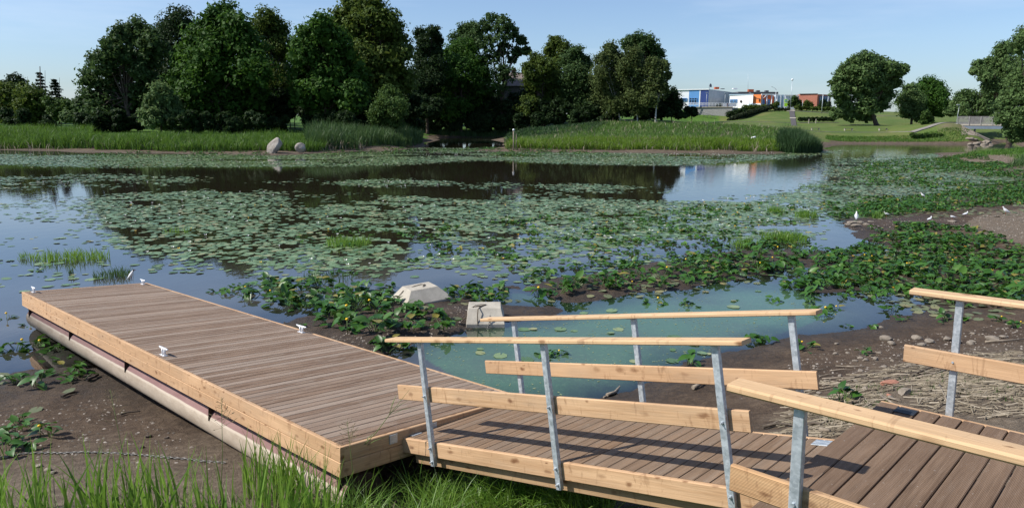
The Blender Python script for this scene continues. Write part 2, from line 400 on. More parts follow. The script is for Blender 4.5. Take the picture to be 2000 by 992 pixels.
# ------------------------------------------------------------------ terrain
def ctl():
    L = []
    def z(zv, *pts):
        for px, py in pts:
            p = at_z(px, py, max(zv, 0)); L.append((p[0], p[1], zv))
    def d(*rows):
        for px, y, zv in rows:
            p = at_y(px, 300, y); L.append((p[0], p[1], zv))
    def pz(*rows):
        for px, py, y in rows:
            p = at_y(px, py, y); L.append((p[0], p[1], p[2]))
    def pol(*rows):
        for a, r, zv in rows: L.append((-r * math.sin(rad(a)), r * math.cos(rad(a)), zv))
    # open water
    z(-.5, (100, 420), (400, 400), (700, 380), (1000, 380), (1300, 340), (1500, 350), (300, 500), (600, 470), (900, 440), (1150, 420),
      (100, 520), (600, 335), (200, 335), (900, 325), (1640, 302), (1750, 291), (-200, 400), (-200, 340), (-150, 520), (1350, 400), (1850, 291))
    z(-.25, (420, 545), (560, 560), (750, 515), (930, 520), (1120, 495), (1380, 440), (1540, 425), (20, 630), (-60, 620), (1600, 400), (330, 540), (160, 560), (60, 560), (640, 565))
    # lily shallows on the right
    z(-.07, (1700, 350), (1800, 330), (1700, 390), (1850, 350), (1980, 345), (1620, 420), (1560, 450))
    z(.02, (1800, 395), (1900, 385), (1980, 380), (1720, 405))
    # mud spit
    z(.09, (640, 655), (700, 648), (760, 655), (830, 635), (895, 607), (960, 600), (1050, 604), (1110, 572), (1200, 556), (1290, 548), (1350, 528), (1450, 505), (1520, 495))
    z(.03, (640, 612), (720, 600), (1000, 560), (1130, 545))
    # teal pool
    z(-.16, (850, 690), (950, 720), (1100, 650), (1200, 620), (1300, 600), (1400, 580), (1500, 575), (1500, 630), (1400, 660), (1150, 730), (1600, 610), (1000, 690), (1560, 590), (900, 720))
    z(-.07, (1050, 583), (990, 582), (1250, 577), (1680, 605), (1720, 590))
    # mud beyond the ramp and the right shore
    z(.05, (1280, 760), (1420, 700), (1560, 660), (1700, 645), (1800, 625), (1860, 600))
    z(.22, (1350, 800), (1480, 730), (1600, 700), (1750, 668), (1900, 640), (2000, 620))
    z(.55, (1560, 800), (1650, 750), (1780, 710), (1900, 690), (2050, 680))
    z(1.0, (1720, 810), (1850, 770), (2000, 750), (1600, 880))
    z(1.25, (1500, 960), (1700, 930), (1900, 900), (2100, 850))
    z(.07, (1600, 560), (1700, 530), (1800, 540), (1950, 560), (1620, 510), (1850, 500))
    z(-.06, (1655, 487), (1640, 455), (1600, 462), (1600, 535), (1500, 545))
    z(.10, (1700, 435), (1780, 438), (1860, 440), (1760, 470))
    z(.28, (1950, 430), (1990, 445), (1940, 460), (2080, 430))
    z(.12, (1960, 400), (1990, 520))
    # left of the dock
    z(-.06, (20, 700), (90, 690), (140, 700), (100, 660), (40, 660))
    z(.03, (20, 745), (90, 735), (150, 722), (190, 735))
    z(.10, (60, 775), (140, 765), (215, 765))
    z(.24, (90, 810), (190, 805), (270, 805))
    z(.45, (60, 860), (200, 860), (330, 860))
    z(.62, (60, 920), (250, 920), (430, 910), (560, 950))
    z(.66, (640, 1000), (760, 985), (900, 990))
    z(.80, (150, 990), (400, 990), (1050, 1000)); z(1.0, (1250, 1010))
    z(.28, (930, 850), (1050, 870)); z(.0, (1010, 800), (1090, 800)); z(.35, (1180, 850), (1300, 850))
    # far left bank, island, channel
    z(-.25, (0, 303), (100, 303), (200, 307), (300, 309), (400, 310), (500, 310), (600, 309), (700, 304), (800, 296), (900, 290))
    z(-.25, (985, 300), (1080, 301), (1180, 302), (1280, 303), (1380, 304), (1480, 303), (1560, 301), (1620, 298))
    z(.06, (0, 291), (110, 293), (200, 296), (330, 298), (450, 300), (530, 302), (620, 298), (700, 294), (790, 286))
    d((-300, 99, .8), (0, 99, .8), (150, 97, .8), (300, 95, .7), (450, 93, .7), (600, 95, .7), (720, 104, .8), (800, 114, .8))
    d((-300, 115, 2.2), (0, 115, 2.2), (200, 114, 2.0), (400, 113, 1.8), (600, 115, 1.8), (790, 122, 1.6), (800, 145, 1.8))
    d((-300, 150, 3), (0, 150, 3), (300, 150, 3), (600, 150, 3), (780, 170, 2.6), (-300, 220, 4), (300, 220, 4), (700, 220, 4))
    z(-.5, (850, 288), (900, 290), (940, 289), (965, 286), (840, 283)); z(-.8, (850, 282), (900, 283), (950, 283), (865, 276), (910, 276), (960, 276), (850, 271), (900, 270), (950, 270), (1000, 271), (840, 276))
    d((835, 174, .9), (850, 174, .9), (900, 175, .9), (1000, 173, .9), (1080, 166, .9), (900, 188, 2.0), (1050, 188, 2.2), (950, 230, 3.5), (1100, 230, 4))
    z(.03, (985, 296), (1100, 297), (1200, 298), (1350, 299), (1450, 299.5), (1540, 298), (1590, 296))
    z(.2, (1000, 293), (1100, 293.5), (1200, 294), (1350, 295), (1450, 295), (1540, 294))
    d((1000, 101, .6), (1100, 101, .7), (1250, 100, .8), (1400, 99, .8), (1530, 99, .7), (1585, 101, .45))
    d((1010, 122, .8), (1150, 125, 1.3), (1300, 125, 1.5), (1450, 120, 1.3), (1560, 118, .9), (1578, 112, .4)); z(-.4, (1625, 290), (1640, 285), (1625, 297), (1650, 292), (1672, 298), (1616, 301))
    pz((1180, 243, 152), (1300, 243, 152), (1420, 246, 150), (1280, 239.5, 158), (1200, 242, 162), (1520, 252, 142), (1560, 262, 134), (1100, 250, 160), (1030, 254, 150), (1480, 245, 150))
    # right bank, slope, bridge
    z(-.3, (1660, 288), (1720, 287), (1800, 288), (1870, 288), (1640, 284), (1700, 283.5), (1780, 283.5), (1850, 283.5), (1900, 284))
    z(-.2, (1650, 297), (1720, 296), (1790, 295), (1840, 294))
    z(.0, (1640, 281), (1720, 281.5), (1800, 282), (1880, 282.5))
    pz((1640, 272, 140), (1720, 272.5, 140), (1800, 274, 139), (1860, 275, 138), (1600, 258, 150), (1660, 258, 150), (1740, 258, 150), (1700, 264, 145), (1640, 265, 145),
       (1640, 246, 165), (1750, 247, 166), (1560, 246, 165), (1820, 246, 160), (1785, 258, 144), (1800, 254, 144), (1820, 250.5, 144), (1835, 245, 144), (1848, 241, 144), (1875, 240.5, 144), (1850, 240, 152), (1875, 240, 152),
       (1850, 252, 141.5), (1835, 256, 141.5), (1885, 249, 143), (1905, 259, 141), (1918, 269, 139))
    z(.05, (1922, 281)); z(-.5, (1955, 283), (1975, 284)); d((1900, 147, 1.7), (1920, 147, .7), (1938, 147, -.3), (1965, 147, -.6), (1990, 147, -.6), (1895, 155, 2.2), (1925, 155, .4), (1960, 155, -.5), (1925, 140, .1), (1942, 139, -.4), (1965, 138, -.5), (2050, 132, 2.4), (2070, 147, 3.5), (2020, 150, 1.0), (1985, 122, -.2))
    pz((1430, 237.5, 178), (1500, 237.5, 178), (1600, 239.5, 176), (1660, 240.5, 174), (1553, 248, 168), (1550, 231.5, 187), (1546, 216, 205), (1500, 222, 198), (1510, 217.5, 205), (1600, 219, 205), (1660, 222, 203), (1600, 229, 190), (1660, 231, 190), (1470, 231, 190),
       (1330, 241, 182), (1400, 236.5, 190), (1350, 238, 199), (1380, 235, 198.8), (1400, 234.5, 198.2), (1420, 234, 197.6), (1440, 233, 197))
    d((1380, 204, 7.2), (1410, 203, 7.2), (1440, 203, 7.2), (1350, 205, 6.8), (1400, 206, 7.3), (1400, 225, 7.8), (1520, 225, 7.6), (1640, 225, 7.4), (1760, 215, 6.6), (1900, 215, 6), (1250, 200, 5.0), (1150, 190, 3.5))
    z(.3, (1900, 305), (1940, 304)); z(.12, (1920, 314), (1990, 322), (1880, 312)); z(.8, (1990, 298), (2080, 295)); z(.15, (1870, 300)); z(.05, (1990, 335)); z(.4, (2080, 330))
    d((-900, 600, 6), (300, 600, 6), (1000, 600, 7), (1500, 600, 9), (2600, 600, 8), (-900, 3500, 6), (1000, 3500, 8), (2600, 3500, 8))
    pol((-50, 3, 1.7), (-50, 6, 1.55), (-50, 12, 1.7), (-50, 30, 1.2), (-50, 90, 1), (-50, 130, 3), (50, 3, 2.3), (50, 6, 1.2), (50, 9, .5), (50, 14, -.1), (50, 30, -.4), (50, 80, -.3), (50, 110, 1.2), (50, 150, 3),
        (0, 1.2, 2.75), (0, 2.5, 2.6), (0, 3.6, 1.9), (25, 3, 2.2), (-25, 3, 1.75), (25, 4.3, 1.3), (-18, 4.2, 1.4), (0, 4.6, 1.25))
    for a in (90, 135, 180, -90, -135, -179):
        pol((a, 3, 2.7), (a, 12, 3), (a, 100, 4), (a, 1000, 6))
    return np.array(L)
CT = ctl()
def lp(x, y): return np.stack([np.arctan2(x, y), np.log(np.hypot(x, y) + 1e-6)], -1)
_C = lp(CT[:, 0], CT[:, 1]); _n = len(_C)
_D = np.linalg.norm(_C[:, None] - _C[None], axis=2)
_A = np.zeros((_n + 1, _n + 1)); _A[:_n, :_n] = _D; _A[:_n, _n] = 1; _A[_n, :_n] = 1
_A[:_n, :_n] -= np.eye(_n) * .0004
_W = np.linalg.solve(_A, np.append(CT[:, 2], 0))
def height(x, y):
    x = np.atleast_1d(np.asarray(x, float)); y = np.atleast_1d(np.asarray(y, float))
    out = np.empty(x.shape); P = lp(x, y)
    for i in range(0, len(x), 20000):
        q = P[i:i + 20000]; d = np.sqrt(((q[:, None] - _C[None]) ** 2).sum(2)); out[i:i + 20000] = d @ _W[:_n] + _W[_n]
    r = np.hypot(x, y)
    near = np.clip((60 - r) / 30, 0, 1)
    out += near * (.10 * (fbm(x * .55, y * .55, 3) - .5) + .05 * (fbm(x * 2.2, y * 2.2, 9) - .5) + .022 * (fbm(x * 7, y * 7, 5, 3) - .5))
    out += (1 - near) * np.clip(r / 100, 0, 1.5) * .14 * (fbm(x * .12, y * .12, 21) - .5)
    return out
def hz(x, y): return float(height([x], [y])[0])
def ground(px, py, z=.3):
    for _ in range(12):
        p = at_z(px, py, z); z2 = hz(p[0], p[1]); z = z + (z2 - z) * .6
    p = at_z(px, py, z); return np.array([p[0], p[1], hz(p[0], p[1])])

def build_ground():
    th = np.concatenate([np.linspace(-180, -50, 40)[:-1], np.linspace(-50, 50, 560), np.linspace(50, 180, 40)[1:]])
    r = np.concatenate([np.geomspace(1.0, 4.5, 25)[:-1], np.geomspace(4.5, 40, 300)[:-1], np.geomspace(40, 280, 260)[:-1], np.geomspace(280, 6000, 30)])
    T, R = np.meshgrid(np.radians(th), r)
    X = (R * np.sin(T)).ravel(); Y = (R * np.cos(T)).ravel()
    Z = height(X, Y)
    nt, nr = len(th), len(r)
    V = np.stack([X, Y, Z], 1)
    i = np.arange(nr - 1)[:, None] * nt + np.arange(nt - 1)[None]
    Fc = np.stack([i, i + 1, i + nt + 1, i + nt], -1).reshape(-1, 4)
    me = mesh_np('ground', V, Fc, smooth=True)
    rr = R.ravel()
    n = fbm(X * .35, Y * .35, 31)
    far = np.clip((rr - 62) / 6, 0, 1)
    grass = far * np.clip((Z - .35 + (n - .5) * .5) / .35, 0, 1)
    # grassy bar at the right
    bar = inpoly(X, Y, wpoly([(1835, 309), (1900, 296), (2100, 270), (2300, 300), (2100, 312), (1980, 306), (1930, 302)], .3))
    grass = np.maximum(grass, bar * .9)
    bank = np.clip((5.4 - rr + (n - .5) * 1.2) / .8, 0, 1)
    grass = np.maximum(grass, bank * .8)
    dry = np.clip((Z - .28 + (n - .5) * .3) / .6, 0, 1) * (1 - far)
    sand = inpoly(X, Y, wpoly([(1870, 440), (1920, 415), (2000, 405), (2200, 410), (2200, 520), (2000, 478), (1930, 470)], .25)).astype(float)
    sand2 = inpoly(X, Y, wpoly([(1860, 318), (1890, 305), (1960, 304), (2000, 318), (1960, 326), (1900, 325)], .15)).astype(float)
    dry = np.maximum(dry, np.maximum(sand * (.55 + .4 * n), sand2 * .95))
    dry = np.maximum(dry, far * np.clip(1 - grass, 0, 1) * .5)
    mound = inpoly(X, Y, [tuple(at_y(a, 250, b)[:2]) for a, b in ((1822, 144), (1835, 140.5), (1880, 140), (1886, 146), (1850, 147))]) * (.4 + .6 * n)
    grass = np.where(mound > 0, grass * (1 - .75 * np.clip(mound, 0, 1)), grass); dry = np.maximum(dry, mound)
    hill = np.clip((rr - 128) / 8, 0, 1) * (np.degrees(T.ravel()) > 16)
    attr(me, 'grass', grass); attr(me, 'dry', dry); attr(me, 'hill', hill)
    t = NT('ground')
    pos = t.pos(); z = t.n('SeparateXYZ', Vector=pos).outputs[2]
    g = t.attr('grass'); dr = t.attr('dry'); hl = t.attr('hill')
    n1 = t.noise(pos, 1.1, 5, .65); n2 = t.noise(pos, 9, 5, .7); n3 = t.noise(pos, 55, 3, .7); n4 = t.noise(pos, .18, 4, .6)
    mud = t.ramp(t.math('ADD', t.math('MULTIPLY', n1, .5), t.math('MULTIPLY', n2, .5)), (.32, (.031, .021, .014)), (.5, (.078, .053, .035)), (.68, (.145, .104, .070)))
    dcol = t.ramp(t.math('ADD', t.math('MULTIPLY', n2, .6), t.math('MULTIPLY', n3, .4)), (.32, (.070, .053, .037)), (.52, (.15, .117, .084)), (.7, (.27, .22, .165)))
    df = t.ramp(t.math('ADD', dr, t.math('MULTIPLY', t.math('SUBTRACT', n1, .5), .6)), (.25, 0), (.75, 1))
    col = t.mix(df, mud, dcol)
    wet = t.ramp(t.math('ADD', z, t.math('MULTIPLY', t.math('SUBTRACT', n2, .5), .12)), (.03, 1), (.20, 0))
    wet = t.math('MULTIPLY', wet, t.math('SUBTRACT', 1, df))
    col = t.mix(t.math('MULTIPLY', wet, .55), col, (.026, .022, .019))
    lawn = t.ramp(t.math('ADD', t.math('MULTIPLY', n4, .65), t.math('MULTIPLY', n2, .35)), (.3, (.048, .100, .017)), (.5, (.088, .126, .029)), (.7, (.16, .145, .055)))
    lush = t.ramp(n1, (.3, (.040, .095, .014)), (.7, (.080, .150, .022)))
    gcol = t.mix(hl, lush, lawn)
    col = t.mix(t.ramp(t.math('ADD', g, t.math('MULTIPLY', t.math('SUBTRACT', n2, .5), .5)), (.3, 0), (.6, 1)), col, gcol)
    t.p(Base__Color=col, Roughness=t.math('SUBTRACT', .93, t.math('MULTIPLY', wet, t.ramp(n2, (.35, .55), (.65, .15)))))
    t.b.inputs['Specular IOR Level'].default_value = .22
    h = t.math('ADD', t.math('MULTIPLY', n2, .6), t.math('MULTIPLY', n3, .35))
    t.bump(h, .075, 1.0)
    o = link('ground', me, [t.m]); tag(o, kind='structure')
    # water: the same polar grid, kept where the bed is below the surface
    sel = (R >= 4.5) & (R < 290) & (np.abs(T) < rad(50.5))
    ok = Z.reshape(nr, nt)
    wetq = (np.minimum(np.minimum(ok[:-1, :-1], ok[1:, :-1]), np.minimum(ok[:-1, 1:], ok[1:, 1:])) < .02) & sel[:-1, :-1]
    fw = Fc.reshape(nr - 1, nt - 1, 4)[wetq]
    used, inv = np.unique(fw, return_inverse=True)
    Vw = V[used].copy(); depth = -Vw[:, 2]; Vw[:, 2] = 0
    mw = mesh_np('water', Vw, inv.reshape(-1, 4), smooth=True)
    attr(mw, 'depth', depth)
    pool = wpoly([(760, 660), (900, 640), (985, 600), (960, 575), (1060, 572), (1140, 585), (1260, 572), (1400, 550), (1520, 552), (1600, 585), (1640, 610), (1560, 640), (1400, 690), (1250, 760), (1100, 800), (980, 790)])
    teal = inpoly(Vw[:, 0], Vw[:, 1], pool).astype(float)
    teal2 = np.clip(1 - np.abs(np.hypot(Vw[:, 0] - 5.8, Vw[:, 1] - 16.5)) / 5, 0, 1) * .6
    attr(mw, 'teal', np.maximum(teal, teal2))
    rip = inpoly(Vw[:, 0], Vw[:, 1], wpoly([(1350, 335), (1480, 318), (1600, 300), (1640, 282), (1930, 281), (1860, 300), (1640, 308), (1600, 372), (1380, 395), (1310, 380)])).astype(float)
    attr(mw, 'ripple', rip)
    t = NT('water'); t.t.nodes.remove(t.b)
    pos = t.pos()
    n1 = t.noise(t.scale(pos, (1, .45, 1)), 2.6, 3, .6); n2 = t.noise(pos, .35, 3, .55); n3 = t.noise(t.scale(pos, (1, .6, 1)), 14, 4, .6)
    bmp = t.n('Bump', Height=n1); bmp.inputs['Distance'].default_value = .010; t.set(bmp.inputs['Strength'], t.math('ADD', .30, t.math('MULTIPLY', t.attr('ripple'), .7)))
    tl = t.math('MULTIPLY', t.attr('teal'), t.ramp(t.math('ADD', t.math('MULTIPLY', n2, .7), t.math('MULTIPLY', n3, .3)), (.28, .25), (.55, 1)))
    shal = t.ramp(t.attr('depth'), (.16, 1), (.42, 0))
    body = t.mix(tl, t.mix(shal, (.019, .016, .010), (.060, .058, .050)), (.062, .128, .062))
    scum = t.ramp(n3, (.56, 0), (.68, 1))
    body = t.mix(t.math('MULTIPLY', scum, t.math('MULTIPLY', tl, .6)), body, (.105, .15, .085))
    dif = t.n('BsdfDiffuse', Color=body)
    tr = t.n('BsdfTransparent'); tr.inputs[0].default_value = (.75, .68, .55, 1)
    dep = t.ramp(t.math('ADD', t.attr('depth'), t.math('MULTIPLY', t.math('SUBTRACT', n3, .5), .03)), (.0, .1), (.16, 1))
    m1 = t.n('MixShader'); t.set(m1.inputs[0], dep); t.t.links.new(tr.outputs[0], m1.inputs[1]); t.t.links.new(dif.outputs[0], m1.inputs[2])
    gl = t.n('BsdfGlossy', Roughness=.025); t.set(gl.inputs['Normal'], bmp.outputs[0]); gl.inputs[0].default_value = (1, 1, 1, 1)
    fr = t.n('Fresnel'); fr.inputs[0].default_value = 1.72; t.set(fr.inputs['Normal'], bmp.outputs[0])
    m2 = t.n('MixShader'); t.set(m2.inputs[0], fr.outputs[0]); t.t.links.new(m1.outputs[0], m2.inputs[1]); t.t.links.new(gl.outputs[0], m2.inputs[2])
    t.t.links.new(m2.outputs[0], t.out.inputs[0])
    tag(link('water', mw, [t.m]), kind='structure')
build_ground()
# ------------------------------------------------------------------ pontoon dock, gangway, landing
def frame(head, slope, roll):
    h = rad(head); u = np.array([-math.sin(h), math.cos(h), 0.]); v = np.array([math.cos(h), math.sin(h), 0.])
    s, r = rad(slope), rad(roll); z = np.array([0, 0, 1.])
    u2 = u * math.cos(s) - z * math.sin(s); v2 = v * math.cos(r) - z * math.sin(r)
    v2 = v2 - u2 * np.dot(u2, v2); v2 /= np.linalg.norm(v2)
    return u2, v2, np.cross(v2, u2)
def hit(px, py, P, n):
    d = ray(px, py); return CAM + d * (np.dot(P - CAM, n) / np.dot(d, n))

DP = np.array([-1.5613, 6.0423, CH - 2.9545]); du, dv, dn = frame(46.13, 2.92, 4.80)
DW, DL = 2.4377, 11.9244
def bolt(mb, p, axis, r=.011, L=.012, mi=0):
    mb.tube([p, np.array(p) + np.array(axis) * L], r, 6, mi, sm=False)

dock = empty('floating_dock', DP + du * DL / 2 + dv * DW / 2 - dn * .8)
tag(dock, 'long weathered plank pontoon dock with pale side boards lying on mud and water', 'dock')
b = MB(); pitch = .1205; k = 0; s = .05
T = .045
while s + pitch < DL - .045:
    b.board(DP + du * (s + pitch / 2) + dv * (T + .004) - dn * (.014 + random.uniform(0, .003)), dv, du, dn, DW - 2 * T - .008, .1105, .028, .005)
    s += pitch
b.build('deck', MAT['dock_deck'], dock)
b = MB()
for a in (.4, .9, 1.4, 1.9): b.board(DP + du * .06 + dv * a - dn * .12, du, dv, dn, DL - .12, .05, .17, .003)
b.build('joists', MAT['beam'], dock)
def fasc(o, u, n, L, W=.143):
    f = MB(); f.board(o, u, dn, n, L, W, T, .006); return f.build('fascia_board', MAT['pine'], dock)
for lv in (0, 1):
    off = -dn * (.0725 + .1465 * lv)
    fasc(DP + off + dv * (T / 2), du, dv, DL)
    fasc(DP + off + dv * (DW - T / 2), du, dv, DL)
    fasc(DP + off + dv * T + du * (T / 2), dv, du, DW - 2 * T)
    fasc(DP + off + dv * T + du * (DL - T / 2), dv, du, DW - 2 * T)
PR = .225
for cv in (.05 + PR, DW - .05 - PR):
    f = MB()
    c0 = DP + dv * cv - dn * (.325 + PR)
    seg = 32
    base = len(f.v)
    # angle 0 at the top: v runs from the outside bottom over the top
    L0, L1 = .03, DL - .05
    sgn = -1 if cv < 1 else 1
    for e in (L0, L1):
        for i in range(seg):
            th = 2 * math.pi * i / seg
            f.v.append(tuple(c0 + du * e + (dv * sgn * math.sin(th) + dn * -math.cos(th)) * PR))
    for i in range(seg):
        j = (i + 1) % seg
        a0 = i / seg; a1 = (i + 1) / seg
        h0 = a0 if a0 <= .5 else 1 - a0; h1 = a1 if a1 <= .5 else 1 - a1
        f.f.append([base + i, base + j, base + seg + j, base + seg + i]); f.uv.append([(0, h0), (0, h1), (L1, h1), (L1, h0)]); f.mi.append(0); f.sm.append(True)
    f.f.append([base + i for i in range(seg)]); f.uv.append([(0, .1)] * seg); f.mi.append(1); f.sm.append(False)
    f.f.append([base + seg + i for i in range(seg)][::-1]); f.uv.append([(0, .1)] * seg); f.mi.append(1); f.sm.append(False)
    f.build('float_pipe', [MAT['pipe'], MAT['steel_and_end_shade']], dock)  # pipe ends get a dark colour that stands in for shade
for sb in (.12, 2.957, 5.912, 8.789, 11.64):
    for cv, sg in ((.05, 1), (DW - .05, -1)):
        f = MB()
        o = DP + du * sb + dv * cv
        tri = [o - dn * .29, o - dn * .50 - dv * sg * .004, o - dn * .40 + dv * sg * .10, o - dn * .29 + dv * sg * .2]
        for q in (0, 1):
            f.poly([p + du * .006 * (1 - 2 * q) for p in (tri if q else tri[::-1])])
        for i in range(4):
            a, c = tri[i], tri[(i + 1) % 4]; f.poly([a + du * .006, c + du * .006, c - du * .006, a - du * .006])
        f.board(o - dn * .31 + dv * sg * .06 - du * .03, du, dv, dn, .06, .14, .04, .002)
        f.build('float_bracket', MAT['steel_and_end_shade'], dock)
for (cs, cvv) in ((11.70, .16), (12.0 - .32, DW - .17), (4.552, .12), (4.768, DW - .12)):
    f = MB(); c = DP + du * cs + dv * cvv
    a, bq = du, dv
    f.board(c - a * .075 + dn * .005, a, bq, dn, .15, .06, .010, .004)
    for q in (-1, 1):
        f.tube([c + a * .038 * q + dn * .008, c + a * .036 * q + dn * .05, c + a * .045 * q + dn * .092], [.02, .014, .017], 8)
    f.tube([c - a * .15 + dn * .105, c - a * .12 + dn * .100, c - a * .05 + dn * .096, c + a * .05 + dn * .096, c + a * .12 + dn * .100, c + a * .15 + dn * .105], [.008, .014, .019, .019, .014, .008], 8)
    f.build('mooring_cleat', MAT['cast'], dock)
for a in (.55, 1.05):
    f = MB(); f.board(DP + dv * a + du * -.006 - dn * .06, dv, dn, du, .09, .09, .008, .001); f.build('end_plate', MAT['galv'], dock)

# gangway
RP = np.array([-1.1474, 6.6428, CH - 3.1228]); ru, rv, rn = frame(48.68, 11.83, 3.25); ru = -ru
RW, RL = 1.2399, 3.9719
gang = empty('gangway', RP + ru * 2 + rv * RW / 2 - rn * .2)
tag(gang, 'sloping plank gangway with wooden handrails on galvanised posts leading to the pontoon dock', 'gangway')
b = MB(); s = .01; pr = .1205
while s + pr <= RL + .03:
    b.board(RP + ru * (s + pr / 2) + rv * .022 - rn * .014, rv, ru, rn, RW - .044, .112, .028, .004); s += pr
b.build('deck', MAT['ramp_deck'], gang)
def gboard(name, o, u, v, n, L, W, T, mat):
    f = MB(); f.board(o, u, v, n, L, W, T, .006); return f.build(name, MAT[mat], gang)
TT = .042
for side in (0, 1):
    vv = TT / 2 - .02 if side == 0 else RW - TT / 2 + .02
    out = -1 if side == 0 else 1
    # fascia: three lengths butting at the posts
    cuts = [0, .5815, 2.098, RL]
    for i in range(3):
        gboard('fascia_board', RP + ru * (cuts[i] + (.004 if i else 0)) + rv * vv - rn * .0725, ru, rn, rv, cuts[i + 1] - cuts[i] - .008, .145, TT, 'pine')
    gboard('stringer', RP + ru * .22 + rv * (vv - out * .06) - rn * .19, ru, rn, rv, RL - .3, .13, .045, 'beam')
    pv = vv + out * (TT / 2 + .022)
    for sp in (.5815, 2.0981, 3.5709):
        f = MB()
        f.board(RP + ru * sp + rv * pv - rn * .2125, rn, ru, rv, .2125 + .957, .05, .042, .003)
        post = f.build('post', MAT['galv'], gang)
        for hgt in (-.04, -.17, .45):
            f = MB(); bolt(f, RP + ru * sp + rv * (pv + out * .021) + rn * hgt, rv * out)
            bolt(f, RP + ru * sp + rv * (pv + out * .032) + rn * hgt, rv * out, .005, .02); f.build('bolt', MAT['galv'], post)
        f = MB(); f.board(RP + ru * (sp - .05) + rv * pv + rn * .962, ru, rv, rn, .1, .09, .006, .001)
        f.build('rail_plate', MAT['galv'], post)
    # middle rail inside the posts, with spacer block
    gboard('middle_rail', RP + ru * .128 + rv * (vv - out * .0) + rn * .4545, ru, rn, rv, 3.61, .144, .034, 'pine')
    gboard('handrail', RP + ru * .1398 + rv * pv + rn * .981, ru, rv, rn, 3.648, .145, .032, 'pine_top')
f = MB(); f.board(RP + ru * 3.70 + rv * (RW - .12) + rn * .004, ru, rv, rn, .12, .13, .006, .001); f.build('hinge_plate', MAT['galv'], gang)
f = MB(); f.board(RP + ru * .06 + rv * .12 + rn * .004, ru, rv, rn, .13, .12, .006, .001); f.build('hinge_plate', MAT['galv'], gang)
f = MB(); f.board(RP + ru * (RL - .06) + rv * .06 - rn * .07, rv, rn, ru, RW - .12, .14, .045, .004); f.build('end_beam', MAT['beam'], gang)
f = MB(); f.board(RP + ru * .02 + rv * .06 - rn * .10, rv, rn, ru, RW - .12, .13, .045, .004); f.build('end_beam', MAT['beam'], gang)

# landing
LPt = np.array([3.2956, 5.6488, CH - 2.3592]); lu, lv, ln = frame(46.18, 1.67, .90); lu = -lu
LW, LL = 3.0396, 4.6
land = empty('boardwalk', LPt + lu * LL / 2 - lv * LW / 2 - ln * .3)
tag(land, 'dark brown plank boardwalk with handrails on galvanised posts at the shore end of the gangway', 'boardwalk')
b = MB(); s = -.165; pl = .1525
while s + pl < LL:
    w = .142 if s > -.05 else .148
    b.board(LPt + lu * (s + pl / 2) - lv * (LW - .02) - ln * .014, lv, lu, ln, LW - .04, w, .028, .005); s += pl
b.build('deck', MAT['land_deck'], land)
def lboard(name, o, u, v, n, L, W, T, mat, ch=.006):
    f = MB(); f.board(o, u, v, n, L, W, T, ch); return f.build(name, MAT[mat], land)
for side in (0, 1):
    out = 1 if side == 0 else -1
    vv = 0 if side == 0 else -LW
    lboard('fascia_board', LPt + lu * -.165 + lv * (vv + out * .003) - ln * .075, lu, ln, lv, LL + .16, .145, .04, 'pine')
    lboard('joist', LPt + lu * -.12 + lv * (vv - out * .12) - ln * .12, lu, ln, lv, LL + .1, .18, .05, 'beam')
    pv = vv + out * .046
    for sp in (.3377, 1.9, 3.4):
        f = MB(); f.board(LPt + lu * sp + lv * pv - ln * (.16), ln, lu, lv, .16 + .947, .052, .044, .003)
        post = f.build('post', MAT['galv'], land)
        for hgt in (-.05, .455):
            f = MB(); bolt(f, LPt + lu * sp + lv * (pv + out * .022) + ln * hgt, lv * out); f.build('bolt', MAT['galv'], post)
            f = MB(); bolt(f, LPt + lu * sp + lv * (pv - out * .058) + ln * hgt, -lv * out, .009, .008); f.build('bolt', MAT['galv'], post)
        f = MB(); f.board(LPt + lu * (sp - .05) + lv * pv + ln * .952, lu, lv, ln, .1, .09, .006, .001); f.build('rail_plate', MAT['galv'], post)
    lboard('middle_rail', LPt + lu * -.019 + lv * (pv - out * .041) + ln * .456, lu, ln, lv, LL, .145, .036, 'pine_rib' if side else 'pine')
    lboard('handrail', LPt + lu * -.0115 + lv * pv + ln * .976, lu, lv, ln, LL, .145, .042, 'pine_top', .014)
for (a, c) in ((.06, -.13), (.06, -LW + .16)):
    f = MB(); f.board(LPt + lu * (a - .075) + lv * c + ln * .005, lu, lv, ln, .15, .13, .007, .001)
    f.build('hinge_plate', MAT['plate'] if c > -1 else MAT['galv'], land)
for (a, c) in ((.5, -.4), (.5, -2.6), (3.0, -.4), (3.0, -2.6)):
    p = LPt + lu * a + lv * c; z0 = hz(p[0], p[1]) - .4
    f = MB(); f.tube([(p[0], p[1], z0), (p[0], p[1], p[2] - .21)], .07, 10); f.build('support_pile', MAT['beam'], land)

